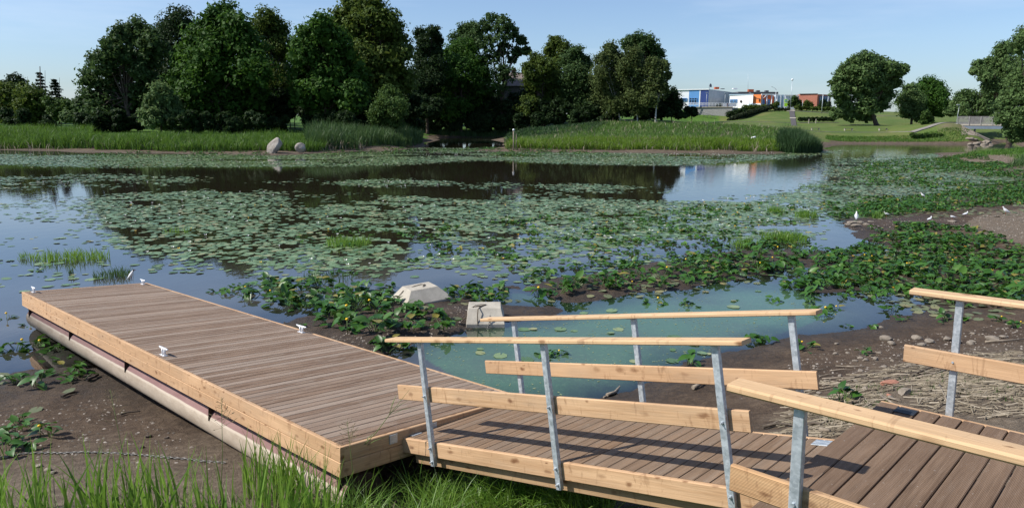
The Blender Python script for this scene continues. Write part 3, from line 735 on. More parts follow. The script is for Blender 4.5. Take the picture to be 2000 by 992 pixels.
# ------------------------------------------------------------------ concrete anchors, rope, chains, boulders
def frustum(name, c, base, top, h, rz, tilt=(0, 0), shift=(0, 0), mat='concrete'):
    me = bpy.data.meshes.new(name); bm = bmesh.new()
    a, bb = base[0] / 2, base[1] / 2; p, q = top[0] / 2, top[1] / 2
    vb = [bm.verts.new(v) for v in ((-a, -bb, -.12), (a, -bb, -.12), (a, bb, -.12), (-a, bb, -.12))]
    v0 = [bm.verts.new(v) for v in ((-a, -bb, .05), (a, -bb, .05), (a, bb, .05), (-a, bb, .05))]
    v1 = [bm.verts.new((x + shift[0], y + shift[1], h)) for x, y in ((-p, -q), (p, -q), (p, q), (-p, q))]
    for A, B in ((vb, v0), (v0, v1)):
        for i in range(4): bm.faces.new((A[i], A[(i + 1) % 4], B[(i + 1) % 4], B[i]))
    bm.faces.new(v1); bm.faces.new(vb[::-1])
    bmesh.ops.bevel(bm, geom=bm.edges[:], offset=.012, segments=2, affect='EDGES', profile=.6)
    bm.to_mesh(me); bm.free()
    o = link(name, me, [MAT[mat]]); o.location = [float(x) for x in c]; o.rotation_euler = (tilt[0], tilt[1], rz)
    return o
g2 = ground(947, 641)
a2 = frustum('concrete_block', (g2[0], g2[1] + .42, .05), (.82, .84), (.70, .46), .32, .03, (0.05, 0), (-.02, .08))
tag(a2, 'pale concrete anchor block with rope over it, at the edge of the greenish pool', 'concrete block')
g1 = ground(822, 590)
a1 = frustum('concrete_block', (g1[0], g1[1] + .25, .02), (1.22, .95), (.70, .52), .33, .55, (.02, -.05), (-.02, .04))
tag(a1, 'tilted pale concrete anchor block half hidden by lily leaves, farther from the dock', 'concrete block')

def chain_mesh(name, pts, ln_, wd, wire, mat):
    f = MB(); P = [np.array(p, float) for p in pts]; d = [0]
    for i in range(1, len(P)): d.append(d[-1] + np.linalg.norm(P[i] - P[i - 1]))
    n = int(d[-1] / (ln_ * .78))
    for k in range(n):
        s = d[-1] * (k + .5) / n; i = max(j for j in range(len(d)) if d[j] <= s); i = min(i, len(P) - 2)
        t = (s - d[i]) / (d[i + 1] - d[i]); c = P[i] + (P[i + 1] - P[i]) * t; u = P[i + 1] - P[i]; u /= np.linalg.norm(u)
        up = np.array([0, 0, 1.]) if abs(u[2]) < .8 else np.array([0, 1., 0])
        side = np.cross(u, up); side /= np.linalg.norm(side); up = np.cross(side, u)
        a = side if k % 2 else (up * .6 + side * .8)
        ring = []
        for q in range(10):
            th = 2 * math.pi * q / 10; ring.append(c + u * math.cos(th) * ln_ / 2 + a * math.sin(th) * wd / 2)
        f.tube(ring + [ring[0], ring[1]], wire, 5, cap=False)
    return f.build(name, MAT[mat])
pts = []
for px, py in ((-30, 897), (15, 893), (45, 887), (80, 885), (120, 886), (160, 884), (200, 885), (240, 887), (280, 890), (320, 894), (360, 897), (400, 902), (440, 905)):
    g = ground(px, py, .5); pts.append(g + np.array([0, 0, .012]))
tag(chain_mesh('mooring_chain', pts, .055, .034, .0055, 'chain'), 'pale rusty chain lying across the mud left of the dock, behind the tall grass', 'chain')
# rope and chain on the near block
mw = a2.matrix_basis.copy()
bpy.context.view_layer.update(); mw = a2.matrix_world.copy()
def on2(x, y, z): return np.array(mw @ Vector((x, y, z)))
f = MB(); f.tube([on2(-.52, -.1, .0), on2(-.40, -.2, .16), on2(-.33, -.1, .31), on2(-.18, -.05, .332), on2(-.02, .02, .335), on2(.0, .06, .335), on2(-.08, -.04, .334), on2(-.14, -.16, .333), on2(-.16, -.26, .325), on2(-.17, -.34, .22), on2(-.16, -.42, .03)], .011, 6)
f.tube([on2(.03, .05, .335), on2(-.1, .1, .334), on2(-.22, .02, .334), on2(-.28, -.12, .333)], .006, 5)
tag(f.build('rope', MAT['rope']), 'dark rope draped over the near concrete block', 'rope')
f = MB(); f.tube([on2(.10, -.36, .2), on2(.04, -.375, .2)], .016, 6)
for i in range(6):
    pass
ch2 = chain_mesh('mooring_chain', [on2(.10, -.37, .22), on2(.095, -.41, .10), on2(.06, -.47, -.02), on2(.02, -.62, -.05)], .06, .038, .007, 'chain')
tag(ch2, 'short chain hanging down the front of the near concrete block', 'chain')
bpy.context.view_layer.update(); mw1 = a1.matrix_world.copy()
f = MB()
f.tube([np.array(mw1 @ Vector(p)) for p in ((-.7, .15, .0), (-.45, .1, .26), (-.15, .08, .345), (.05, .12, .348), (.12, .02, .348), (.0, -.08, .348), (.1, .05, .36))], .010, 6)
tag(f.build('rope', MAT['rope']), 'thin rope coiled on top of the tilted far concrete block', 'rope')

def rock(name, c, size, seed, mat, sub=3, rough=.35, rz=0, parent=None):
    bm = bmesh.new(); bmesh.ops.create_icosphere(bm, subdivisions=sub, radius=1)
    r = random.Random(seed); dirs = [(Vector((r.gauss(0, 1), r.gauss(0, 1), r.gauss(0, 1))).normalized(), r.uniform(.55, .95)) for _ in range(9)]
    for v in bm.verts:
        p = v.co.copy()
        for d, h in dirs:
            k = p.dot(d)
            if k > h: p -= d * (k - h) * (.6 + rough)
        nz = math.sin(p.x * 5 + seed) * math.sin(p.y * 6 + seed * 2) * math.sin(p.z * 5.5) * .05
        v.co = p * (1 + nz)
        v.co.x *= size[0]; v.co.y *= size[1]; v.co.z *= size[2]
    me = bpy.data.meshes.new(name); bm.to_mesh(me); bm.free()
    o = link(name, me, [MAT[mat]], parent); o.location = [float(x) for x in c]; o.rotation_euler = (0, 0, rz)
    for p in me.polygons: p.use_smooth = sub >= 4
    return o
p = at_z(532, 302, .0)
bd = rock('boulder', (p[0], p[1] + .9, .85), (.85, .9, 1.25), 11, 'boulder', 4, .2)
bd.rotation_euler = (.1, .45, .3); tag(bd, 'big pale boulder leaning at the water edge before the far reeds', 'boulder')
p = at_y(587, 290, 87.5)
bd = rock('boulder', (p[0], 87.5, .75), (.68, .7, .62), 23, 'boulder', 4, .2); bd.rotation_euler = (0, .1, .8)
tag(bd, 'smaller round grey boulder in the shade right of the big boulder', 'boulder')

# ------------------------------------------------------------------ lily plants
def leaf_np(L, W, fold, droop):
    t = np.array([0, .16, .42, .72, 1.0]); w = np.array([.55, .95, 1.0, .70, .06]) * W / 2
    V = []
    for i in range(5):
        for sx in (-1, 0, 1):
            y = t[i] * L
            if i == 0: y = -0.03 * L if sx else .17 * L
            if i == 1 and sx == 0: y = .24 * L
            x = sx * w[i]; z = abs(sx) * w[i] * fold - droop * (t[i] ** 2) * L
            V.append((x, y, z))
    Fq = []
    for i in range(4):
        for s in (0, 1):
            a = i * 3 + s; Fq.append((a, a + 1, a + 4, a + 3))
    return np.array(V), np.array(Fq)
def rot_np(V, yaw, pitch_, roll=0):
    cp, sp = math.cos(pitch_), math.sin(pitch_); cr, sr = math.cos(roll), math.sin(roll); cy, sy = math.cos(yaw), math.sin(yaw)
    Rr = np.array([[cr, 0, sr], [0, 1, 0], [-sr, 0, cr]]); Rp = np.array([[1, 0, 0], [0, cp, -sp], [0, sp, cp]]); Ry = np.array([[cy, -sy, 0], [sy, cy, 0], [0, 0, 1]])
    return V @ (Ry @ Rp @ Rr).T
def clump_np(seed, n, hmax, spread, lsz):
    r = random.Random(seed); V = []; Fq = []; mi = []; nb = 0
    for k in range(n):
        yaw = r.uniform(0, 6.28) if k else 0; L = lsz * r.uniform(.7, 1.15); W = L * r.uniform(.62, .8)
        f = r.random()
        hgt = hmax * (.25 + .75 * f); rr = spread * (1.05 - .65 * f) * r.uniform(.5, 1)
        lv_, lf = leaf_np(L, W, r.uniform(.05, .55), r.uniform(.0, .35))
        tilt = r.choice([-.35, -.2, -.1, 0, .1, .25, .5, .9]) * r.uniform(.6, 1.2) * (0.5 + f)
        lv_ = rot_np(lv_ - np.array([0, .2 * L, 0]), yaw - math.pi / 2 + r.uniform(-.7, .7), tilt, r.uniform(-.5, .5))
        tip = np.array([math.cos(yaw) * rr, math.sin(yaw) * rr, hgt])
        V.append(lv_ + tip); Fq.append(lf + nb); mi += [0] * len(lf); nb += len(lv_)
        b0 = np.array([math.cos(yaw) * rr * .15 + r.uniform(-.04, .04), math.sin(yaw) * rr * .15 + r.uniform(-.04, .04), -.06]); m = (b0 + tip) / 2 + np.array([0, 0, hgt * .16])
        for A, B in ((b0, m), (m, tip)):
            d = np.array([-math.sin(yaw), math.cos(yaw), 0]) * .006; e = np.array([math.cos(yaw), math.sin(yaw), 0]) * .006
            q = np.array([A + d, A - d * .5 + e, A - d * .5 - e, B + d, B - d * .5 + e, B - d * .5 - e])
            V.append(q); Fq.append(np.array([(0, 1, 4, 3), (1, 2, 5, 4), (2, 0, 3, 5)]) + nb); mi += [1] * 3; nb += 6
    return np.concatenate(V), np.concatenate(Fq), np.array(mi)
CL = [clump_np(100 + i, [9, 12, 7, 15, 10, 8, 5, 11, 6, 14][i], [.19, .21, .13, .23, .17, .22, .14, .14, .10, .20][i], [.26, .32, .22, .38, .30, .22, .16, .34, .2, .36][i], [.185, .20, .165, .205, .19, .18, .15, .19, .16, .20][i]) for i in range(10)]
CLM = []
for i, (V, Fq, mi) in enumerate(CL):
    me = mesh_np('lily_plant', V, Fq, mi=mi, smooth=True); me.materials.append(LEAF['lily']); me.materials.append(MAT['stem']); CLM.append(me)
bm = bmesh.new(); bmesh.ops.create_uvsphere(bm, u_segments=8, v_segments=6, radius=.026)
for v in bm.verts: v.co.z *= .8
FLM = bpy.data.meshes.new('yellow_flower'); bm.to_mesh(FLM); bm.free(); FLM.materials.append(MAT['yellow'])
for pp in FLM.polygons: pp.use_smooth = True

zones = []   # (px polygon, count, label, group)
LILY_GROUPS = [
 ([(1570, 590), (1530, 548), (1600, 520), (1700, 500), (1800, 490), (1990, 510), (2010, 610), (1880, 600), (1760, 580), (1650, 575)], 105,
  'leafy yellow pond lily in the dense green mass on the mud behind the right railing', 'pond lilies on the right mud'),
 ([(1050, 575), (1110, 545), (1250, 535), (1350, 515), (1480, 490), (1560, 500), (1520, 530), (1400, 545), (1300, 562), (1150, 572)], 66,
  'leafy pond lily on the low mud spit beyond the greenish pool', 'pond lilies on the mud spit'),
 ([(622, 625), (660, 595), (740, 580), (800, 600), (860, 612), (880, 640), (800, 655), (720, 660), (660, 650)], 34,
  'leafy pond lily on dark mud between the dock edge and the concrete blocks', 'pond lilies beside the dock'),
 ([(850, 575), (900, 560), (1000, 560), (960, 585), (890, 592)], 10,
  'leafy pond lily standing in shallow water behind the concrete blocks', 'pond lilies behind the concrete blocks'),
 ([(400, 565), (450, 548), (560, 545), (700, 550), (780, 560), (740, 590), (640, 612), (580, 600), (500, 580)], 46,
  'leafy pond lily standing in blue water along the right edge of the dock', 'pond lilies in water along the dock'),
]
def put_clump(x, y, z, k, label, group, scale, flower):
    o = bpy.data.objects.new('lily_plant', CLM[k]); COL.objects.link(o)
    o.location = (x, y, z); o.rotation_euler = (0, 0, random.uniform(0, 6.28)); o.scale = (scale,) * 3
    tag(o, label, 'lily plant', group)
    if flower:
        a = random.uniform(0, 6.28); hgt = random.uniform(.15, .25)
        f = bpy.data.objects.new('flower', FLM); COL.objects.link(f); f.parent = o; f.location = (math.cos(a) * .12, math.sin(a) * .12, hgt)
        st = bpy.data.objects.new('flower_stalk', STALK); COL.objects.link(st); st.parent = o; st.scale = (1, 1, hgt); st.location = (math.cos(a) * .12, math.sin(a) * .12, 0)
f = MB(); f.tube([(0, 0, -.1), (0, 0, 1)], .006, 5); _so = f.build('flower_stalk', MAT['stem']); STALK = _so.data; bpy.data.objects.remove(_so)
def dockclear(x, y):
    q = np.stack([x - DP[0], y - DP[1]], -1)
    s = q @ du[:2]; v = q @ dv[:2]
    return ~((s > -.3) & (s < DL + .2) & (v > -.15) & (v < DW + .25))
for poly, n, lab, grp in LILY_GROUPS:
    P = sample(wpoly(poly, .05), n * 5); P = P[dockclear(P[:, 0], P[:, 1])]
    keep = []
    for q in P:
        if len(keep) >= n: break
        if all((q[0] - k[0]) ** 2 + (q[1] - k[1]) ** 2 > .36 ** 2 for k in keep): keep.append(q)
    H = height(np.array([k[0] for k in keep]), np.array([k[1] for k in keep]))
    for q, hh in zip(keep, H):
        put_clump(q[0], q[1], max(hh, -.06), random.randrange(10), lab, grp, random.uniform(.8, 1.35), random.random() < .08)
def spots(pts, lab, grp, sc=1.0):
    for px, py in pts:
        g = ground(px, py, .0)
        put_clump(g[0], g[1], max(g[2], -.08), random.choice([0, 2, 5, 6, 8, 9]), lab, grp, sc * random.uniform(.75, 1.1), random.random() < .2)
spots([(1290, 605), (1340, 608), (1272, 603), (1092, 708), (1065, 712), (1470, 672), (1492, 672), (1440, 602), (1412, 555), (1510, 600), (1350, 712), (1190, 565), (1380, 552)],
      'pond lily growing in the greenish pool behind the gangway', 'pond lilies in the greenish pool')
spots([(1650, 585), (1655, 642), (1705, 592), (1745, 610), (1700, 640), (1570, 683), (1632, 610), (1600, 625), (1764, 625), (1850, 628), (1885, 600), (1930, 590)],
      'small pond lily at the muddy edge between the gangway and the right railing', 'pond lilies on the muddy edge')
spots([(1650, 786), (1688, 692), (1985, 640), (1950, 628)], 'low green plant among stones and dry reeds behind the gangway', 'plants among the shore litter', .8)
spots([(18, 640), (60, 650), (30, 690), (65, 682), (100, 712), (140, 726), (28, 748), (52, 742), (75, 755), (110, 690), (130, 705), (160, 738), (140, 742)],
      'pond lily in the shallow water left of the dock', 'pond lilies left of the dock', 1.0)
spots([(40, 838), (95, 852), (20, 868), (60, 872), (45, 826), (12, 888)], 'dark pond lily wilting on bare mud at the left edge', 'pond lilies on the left mud', .95)
spots([(755, 688), (768, 676), (742, 670)], 'pond lily at the mud edge by the left end of the near handrail', 'pond lilies by the near handrail')
spots([(78, 560), (88, 566), (590, 640)], 'pond lily standing right at the dock side', 'pond lilies at the dock side', .8)

# the rest of the emergent lily leaves, too many to count
def scatter(name, items, groups, mats, label, cat=None):
    """items: list of (V,F,mi); groups: arrays x,y,z,yaw,scale"""
    Vs, Fs, Ms = [], [], []; nb = 0
    x, y, z, yaw, sc = groups; which = RNG.integers(0, len(items), len(x))
    for k, (V, Fq, mi) in enumerate(items):
        s = np.where(which == k)[0]
        if not len(s): continue
        c, sn = np.cos(yaw[s])[:, None], np.sin(yaw[s])[:, None]
        X = (V[None, :, 0] * c - V[None, :, 1] * sn) * sc[s][:, None] + x[s][:, None]
        Y = (V[None, :, 0] * sn + V[None, :, 1] * c) * sc[s][:, None] + y[s][:, None]
        Z = V[None, :, 2] * sc[s][:, None] + z[s][:, None]
        Vs.append(np.stack([X, Y, Z], -1).reshape(-1, 3))
        Fs.append((Fq[None] + (np.arange(len(s)) * len(V))[:, None, None]).reshape(-1, Fq.shape[1]) + nb); nb += len(s) * len(V)
        Ms.append(np.tile(mi, len(s)))
    me = mesh_np(name, np.concatenate(Vs), np.concatenate(Fs), mi=np.concatenate(Ms), smooth=True)
    o = link(name, me, mats); tag(o, label, cat, kind='stuff'); return o
pts = []
def add_zone(poly, dens, nz=.0, nscale=.3, z=.0):
    w = wpoly(poly, z); A = area(w); n = int(A * dens); P = sample(w, n)
    if nz:
        f = fbm(P[:, 0] * nscale, P[:, 1] * nscale, 77); P = P[f > nz]
    pts.append(P)
add_zone([(1610, 380), (1700, 318), (1860, 312), (2000, 332), (2150, 340), (2150, 400), (1990, 402), (1850, 412), (1700, 430), (1630, 425)], 3.6, .44, .22)
add_zone([(1640, 345), (1690, 315), (1900, 305), (1990, 330), (1850, 338)], 4.2, .36)
add_zone([(1640, 420), (1700, 385), (1990, 372), (2150, 380), (2150, 400), (1900, 408), (1760, 425)], 6.0, .3)
add_zone([(1560, 560), (1600, 505), (1700, 470), (1760, 445), (1830, 447), (1900, 465), (2000, 500), (2150, 520), (2150, 600), (2000, 590), (1850, 590), (1700, 575)], 7.0, .34)
add_zone([(950, 510), (1150, 470), (1350, 455), (1550, 455), (1620, 500), (1540, 535), (1350, 520), (1200, 530), (1040, 550)], 3.2, .44, .35)
add_zone([(560, 460), (700, 440), (1000, 425), (1250, 410), (1500, 395), (1580, 405), (1500, 450), (1200, 475), (950, 510), (700, 520)], 2.0, .47, .3)
add_zone([(820, 455), (1000, 425), (1400, 405), (1560, 415), (1540, 460), (1250, 480), (1000, 515), (850, 505)], 3.0, .44, .45)
add_zone([(1540, 400), (1640, 395), (1660, 430), (1560, 420)], 2.0, .4)
add_zone([(1690, 452), (1760, 440), (1880, 447), (1950, 476), (1800, 485)], 5.5, .36)
add_zone([(1660, 425), (1760, 405), (1900, 400), (1960, 408), (1880, 416), (1740, 432)], 4.0, .4)
add_zone([(150, 302), (250, 298), (530, 300), (530, 309), (200, 313)], 2.2, .35, .15)
add_zone([(620, 297), (800, 289), (960, 288), (985, 296), (800, 300), (640, 304)], 1.4, .4, .15)
add_zone([(950, 298), (1000, 295), (1190, 298), (1190, 306), (960, 306)], 2.4, .35, .15)
add_zone([(450, 540), (600, 525), (770, 530), (850, 560), (700, 560), (560, 552)], 1.2, .45, .4)
P = np.concatenate(pts); P = P[dockclear(P[:, 0], P[:, 1])]
H = height(P[:, 0], P[:, 1]); n = len(P)
scatter('lily_leaves', [c for i, c in enumerate(CL) if i not in (3, 9)], (P[:, 0], P[:, 1], np.clip(H, -.10, 9), RNG.uniform(0, 6.28, n), RNG.uniform(.6, 1.2, n)),
        [LEAF['lily'], MAT['stem']], 'mass of emergent green pond lily leaves crowding the shallows and mud', 'lily leaves')

# floating pads
def pad_template(k=9):
    th = np.linspace(.18, 2 * math.pi - .18, k - 1)
    V = [(.12, 0, 0)] + [(math.cos(t) * (1 + .06 * math.sin(3 * t)), math.sin(t) * .86, 0) for t in th]
    return np.array(V)
PT = pad_template()
def pads(name, zonesp, mat, label, zbase=.006, on_ground=False, smin=.07, smax=.165, tilt=.05):
    Ps = []
    for poly, cov, thr, ns in zonesp:
        w = wpoly(poly); n = int(area(w) * cov / (math.pi * .118 ** 2)); P = sample(w, n); P = P + RNG.normal(0, .012, P.shape) * np.hypot(P[:, 0], P[:, 1])[:, None]
        f = fbm(P[:, 0] * ns * .6 + 3, P[:, 1] * ns, 51); f2 = fbm(P[:, 0] * ns * 3, P[:, 1] * ns * 4, 52, 2)
        P = P[(f * .6 + f2 * .4) > thr + RNG.normal(0, .035, len(P))]; Ps.append(P)
    P = np.concatenate(Ps); P = P[dockclear(P[:, 0], P[:, 1])]
    H = height(P[:, 0], P[:, 1])
    if not on_ground: s = H < .03; P, H = P[s], H[s]
    n = len(P)
    sc = RNG.uniform(smin, smax, n); yaw = RNG.uniform(0, 6.28, n)
    X = (PT[None, :, 0] * np.cos(yaw)[:, None] - PT[None, :, 1] * np.sin(yaw)[:, None]) * sc[:, None]
    Y = (PT[None, :, 0] * np.sin(yaw)[:, None] + PT[None, :, 1] * np.cos(yaw)[:, None]) * sc[:, None]
    tx, ty = RNG.normal(0, tilt, (2, n)); Z = X * tx[:, None] + Y * ty[:, None] + (np.maximum(H, 0) if on_ground else 0 * H)[:, None] + zbase + RNG.uniform(0, .012, n)[:, None]
    # keep the low rim above the water
    if not on_ground: Z = np.maximum(Z, .003)
    V = np.stack([X + P[:, 0:1], Y + P[:, 1:2], Z], -1).reshape(-1, 3)
    me = mesh_np(name, V, np.arange(n * len(PT)).reshape(n, len(PT)))
    o = link(name, me, [mat]); tag(o, label, name.replace('_', ' '), kind='stuff'); return o
PZ = [
 ([(-80, 302), (180, 303), (500, 302), (700, 299), (830, 289), (985, 291), (985, 310), (800, 321), (640, 325), (480, 327), (250, 327), (100, 325), (-80, 322)], 1.2, .42, .08),
 ([(870, 297), (985, 297), (1200, 299), (1500, 299), (1640, 295), (1500, 312), (1330, 324), (1130, 321), (985, 315), (880, 311)], 1.1, .42, .08),
 ([(640, 357), (700, 352), (760, 351), (880, 356), (880, 361), (760, 366), (690, 363)], 1.2, .38, .3),
 ([(910, 361), (1000, 356), (1030, 366), (920, 371)], 1.0, .4, .3),
 ([(1030, 361), (1180, 360), (1300, 371), (1290, 377), (1100, 375)], 1.0, .42, .3),
 ([(500, 352), (610, 350), (610, 356), (500, 357)], .6, .45, .3),
 ([(-80, 348), (170, 341), (360, 346), (385, 351), (340, 364), (170, 366), (-80, 372)], .8, .47, .2),
 ([(180, 385), (330, 372), (530, 374), (565, 400), (520, 440), (480, 490), (430, 508), (300, 497), (220, 482), (190, 450), (168, 410)], 1.25, .43, .35),
 ([(230, 495), (420, 505), (440, 530), (330, 540), (260, 520)], .5, .5, .4),
 ([(500, 372), (700, 377), (760, 400), (640, 440), (520, 450), (490, 400)], .40, .54, .3),
 ([(640, 395), (760, 383), (900, 392), (1000, 395), (1150, 390), (1300, 393), (1500, 383), (1600, 375), (1620, 400), (1500, 440), (1300, 470), (1100, 500), (950, 522), (760, 525), (600, 532), (480, 522), (470, 497), (560, 450)], 1.6, .41, .3),
 ([(960, 380), (1080, 375), (1140, 395), (1020, 405)], .6, .45, .3),
 ([(430, 570), (500, 520), (760, 530), (900, 560), (760, 590), (600, 600)], .5, .5, .5),
 ([(-80, 385), (170, 372), (215, 500), (240, 548), (120, 560), (-80, 600)], .32, .52, .4),
 ([(900, 520), (1100, 500), (1050, 555), (930, 560), (850, 545)], .4, .48, .5),
 ([(1480, 392), (1600, 360), (1640, 311), (1850, 300), (2100, 315), (2100, 420), (1800, 430), (1650, 425), (1560, 400)], 1.3, .38, .2),
 ([(1400, 395), (1530, 372), (1640, 400), (1600, 465), (1400, 470)], .7, .46, .3),
 ([(1600, 293), (1665, 294), (1640, 299), (1590, 299)], .8, .42, .1),
 ([(900, 700), (1050, 620), (1300, 580), (1550, 570), (1640, 615), (1400, 680), (1200, 740)], .10, .5, .8),
 ([(1000, 500), (1300, 460), (1600, 460), (1560, 540), (1250, 550), (1050, 560)], .5, .47, .5),
]
pads('lily_pads', PZ, MAT['pad'], 'mass of round floating lily pads covering the pond in patches')
pads('wilted_lily_pads', [
 ([(1000, 600), (1120, 565), (1300, 545), (1500, 500), (1540, 545), (1300, 575), (1100, 590)], .35, .45, .6),
 ([(1560, 570), (1700, 470), (1900, 465), (2100, 520), (2100, 620), (1850, 640), (1750, 600)], .55, .42, .6),
 ([(640, 625), (860, 575), (1000, 560), (990, 600), (800, 655), (680, 655)], .25, .5, .6),
 ([(0, 720), (180, 720), (230, 780), (150, 850), (-40, 860)], .06, .5, .8),
 ([(1600, 330), (2100, 330), (2100, 430), (1640, 430)], .4, .45, .3)], MAT['wilted'], 'flat wilted lily pads lying on mud', .012, True, .07, .14, .10)
# flowers on the pads
def blossoms(name, polys, n, mat, label, s0, s1):
    P = np.concatenate([sample(wpoly(p), int(n * f)) for p, f in polys]); P = P[dockclear(P[:, 0], P[:, 1])]; m = len(P)
    H = np.maximum(height(P[:, 0], P[:, 1]), 0); keep = H < .2; P, H = P[keep], H[keep]; m = len(P)
    k = 5; V = []; 
    base = []
    for i in range(k):
        a = 2 * math.pi * i / k
        for (r_, da, zz) in ((.1, 0, .15), (.75, -.5, .35), (1.0, 0, .95), (.75, .5, .35)): base.append((math.cos(a + da) * r_, math.sin(a + da) * r_, zz))
    base = np.array(base); Fq = np.arange(4 * k).reshape(k, 4)
    sc = RNG.uniform(s0, s1, m)
    V = base[None] * sc[:, None, None]; V[:, :, 0] += P[:, 0:1]; V[:, :, 1] += P[:, 1:2]; V[:, :, 2] += (H + .02)[:, None]
    me = mesh_np(name, V.reshape(-1, 3), (Fq[None] + (np.arange(m) * 4 * k)[:, None, None]).reshape(-1, 4))
    tag(link(name, me, [mat]), label, name.replace('_', ' '), kind='stuff')
blossoms('white_lily_flowers', [(PZ[0][0], .34), (PZ[1][0], .32), (PZ[7][0], .06), (PZ[10][0], .14), ([(1640, 311), (1850, 301), (1990, 330), (1900, 370), (1600, 380)], .1), (PZ[2][0], .03), (PZ[6][0], .04), (PZ[17][0], .02)], 900, MAT['petal'], 'white lily blossoms dotted over the floating pads', .035, .06)
blossoms('yellow_lily_flowers', [(PZ[10][0], .4), (PZ[16][0], .2), ([(1560, 570), (1700, 470), (1900, 465), (2000, 520), (2000, 600), (1850, 600)], .3), (PZ[7][0], .1)], 100, MAT['yellow'], 'yellow pond lily blossoms dotted among the leaves', .03, .05)
# flecks on the greenish pool
P = sample(wpoly([(800, 680), (1000, 600), (1250, 575), (1500, 560), (1640, 610), (1400, 690), (1200, 770), (1000, 790)]), 1500)
f_ = fbm(P[:, 0] * .7, P[:, 1] * 1.1, 5); P = P[f_ > .47]; n = len(P)
a = RNG.uniform(0, 6.28, n); l = RNG.uniform(.006, .028, n); w_ = l * RNG.uniform(.2, .6, n)
ux, uy = np.cos(a), np.sin(a)
V = np.stack([np.stack([P[:, 0] + s * ux * l - t_ * uy * w_, P[:, 1] + s * uy * l + t_ * ux * w_, np.full(n, .005)], -1) for s, t_ in ((-1, -1), (1, -1), (1, 1), (-1, 1))], 1)
tag(link('pond_flecks', mesh_np('pond_flecks', V.reshape(-1, 3), np.arange(4 * n).reshape(n, 4)), [simple('fleck', (.20, .24, .14), .7, 0, .3, 30)]), 'pale flecks floating on the greenish pool', 'flecks', kind='stuff')

# ------------------------------------------------------------------ grass and reeds (stuff)
def blades(P, Zb, h, w, lean, seg=3, yaw=None, curve=1.0):
    n = len(P); yaw = RNG.uniform(0, 6.28, n) if yaw is None else yaw
    ld = RNG.uniform(0, 6.28, n); t = np.linspace(0, 1, seg + 1)
    off = (lean * h)[:, None] * (t[None] ** 2) * curve
    z = h[:, None] * t[None] * (1 - .35 * np.minimum(lean, 1.4)[:, None] * t[None] ** 1.5)
    cx = P[:, 0:1] + np.cos(ld)[:, None] * off; cy = P[:, 1:2] + np.sin(ld)[:, None] * off
    prof = np.clip(np.minimum(1, (1 - t) * 1.9 + .04) * np.minimum(1, .55 + t * 1.6), .05, 1)
    hw = w[:, None] * prof[None] / 2
    L = np.stack([cx - np.sin(yaw)[:, None] * hw, cy + np.cos(yaw)[:, None] * hw, z + Zb[:, None]], -1)
    R = np.stack([cx + np.sin(yaw)[:, None] * hw, cy - np.cos(yaw)[:, None] * hw, z + Zb[:, None]], -1)
    V = np.stack([L, R], 2).reshape(n, -1, 3)
    base = np.arange(n)[:, None] * (2 * (seg + 1))
    Fq = np.concatenate([np.stack([base + 2 * i, base + 2 * i + 1, base + 2 * i + 3, base + 2 * i + 2], -1) for i in range(seg)], 1).reshape(-1, 4)
    return V.reshape(-1, 3), Fq
def grass_stuff(name, poly_world, n, h0, h1, w0, w1, lean0, lean1, mat, label, cat, seg=3, zmin=-.3, thin=None, obj_kind='stuff', hnoise=0, shape=None):
    P = sample(poly_world, n)
    if thin is not None: P = P[fbm(P[:, 0] * thin[1], P[:, 1] * thin[1], 91) > thin[0]]
    H = height(P[:, 0], P[:, 1]); s = H > zmin; P, H = P[s], H[s]; n = len(P)
    hh = RNG.uniform(h0, h1, n)
    if hnoise: hh *= .35 + .75 * fbm(P[:, 0] * hnoise, P[:, 1] * hnoise, 17) + .55 * fbm(P[:, 0] * hnoise * 5, P[:, 1] * hnoise * 5, 19, 2)
    if shape: hh *= shape(P)
    V, Fq = blades(P, np.maximum(H, -.05) - .02, hh, RNG.uniform(w0, w1, n), RNG.uniform(lean0, lean1, n), seg)
    o = link(name, mesh_np(name, V, Fq, smooth=False), [mat]); tag(o, label, cat, kind=obj_kind); return o
def ypoly(rows): return [tuple(at_y(px, 300, y)[:2]) for px, y in rows]
grass_stuff('bank_reeds', ypoly([(-120, 95.5), (60, 95.5), (180, 93), (185, 110), (-120, 112)]), 15000, 1.2, 2.2, .05, .10, .05, .7, LEAF['reed'], 'band of bright green reeds along the far left bank', 'reeds', hnoise=.15)
grass_stuff('shore_reeds', ypoly([(185, 92), (330, 89.5), (450, 88.5), (600, 90), (640, 93), (640, 101), (450, 99), (190, 104)]), 16000, 1.0, 1.7, .05, .10, .05, .7, LEAF['reed'], 'band of green reeds below the big trees behind the boulders', 'reeds', hnoise=.15)
grass_stuff('shade_toned_reeds', ypoly([(600, 92), (690, 97), (760, 106), (822, 114), (826, 134), (760, 128), (690, 112), (600, 106)]), 9500, 1.6, 2.8, .06, .11, .08, .45, LEAF['reed_dark'], 'tall arching reeds on the point left of the dark inlet', 'reeds', hnoise=.15)  # darker blades hold the shade of the trees in their colour
grass_stuff('inlet_reeds', ypoly([(826, 170), (1000, 168), (1120, 162), (1120, 172), (826, 178)]), 5000, .9, 1.6, .07, .12, .05, .4, LEAF['reed_dark'], 'low reeds along the shaded back of the inlet', 'reeds')  # shade of the wood put into the dark blade colour
grass_stuff('island_reeds', ypoly([(985, 98.5), (1100, 97.5), (1350, 96.5), (1520, 96.5), (1530, 104), (1300, 107), (1010, 108)]), 16000, .75, 1.4, .05, .10, .05, .7, LEAF['reed_bright'], 'bright green reeds fringing the grassy island', 'reeds', hnoise=.2)
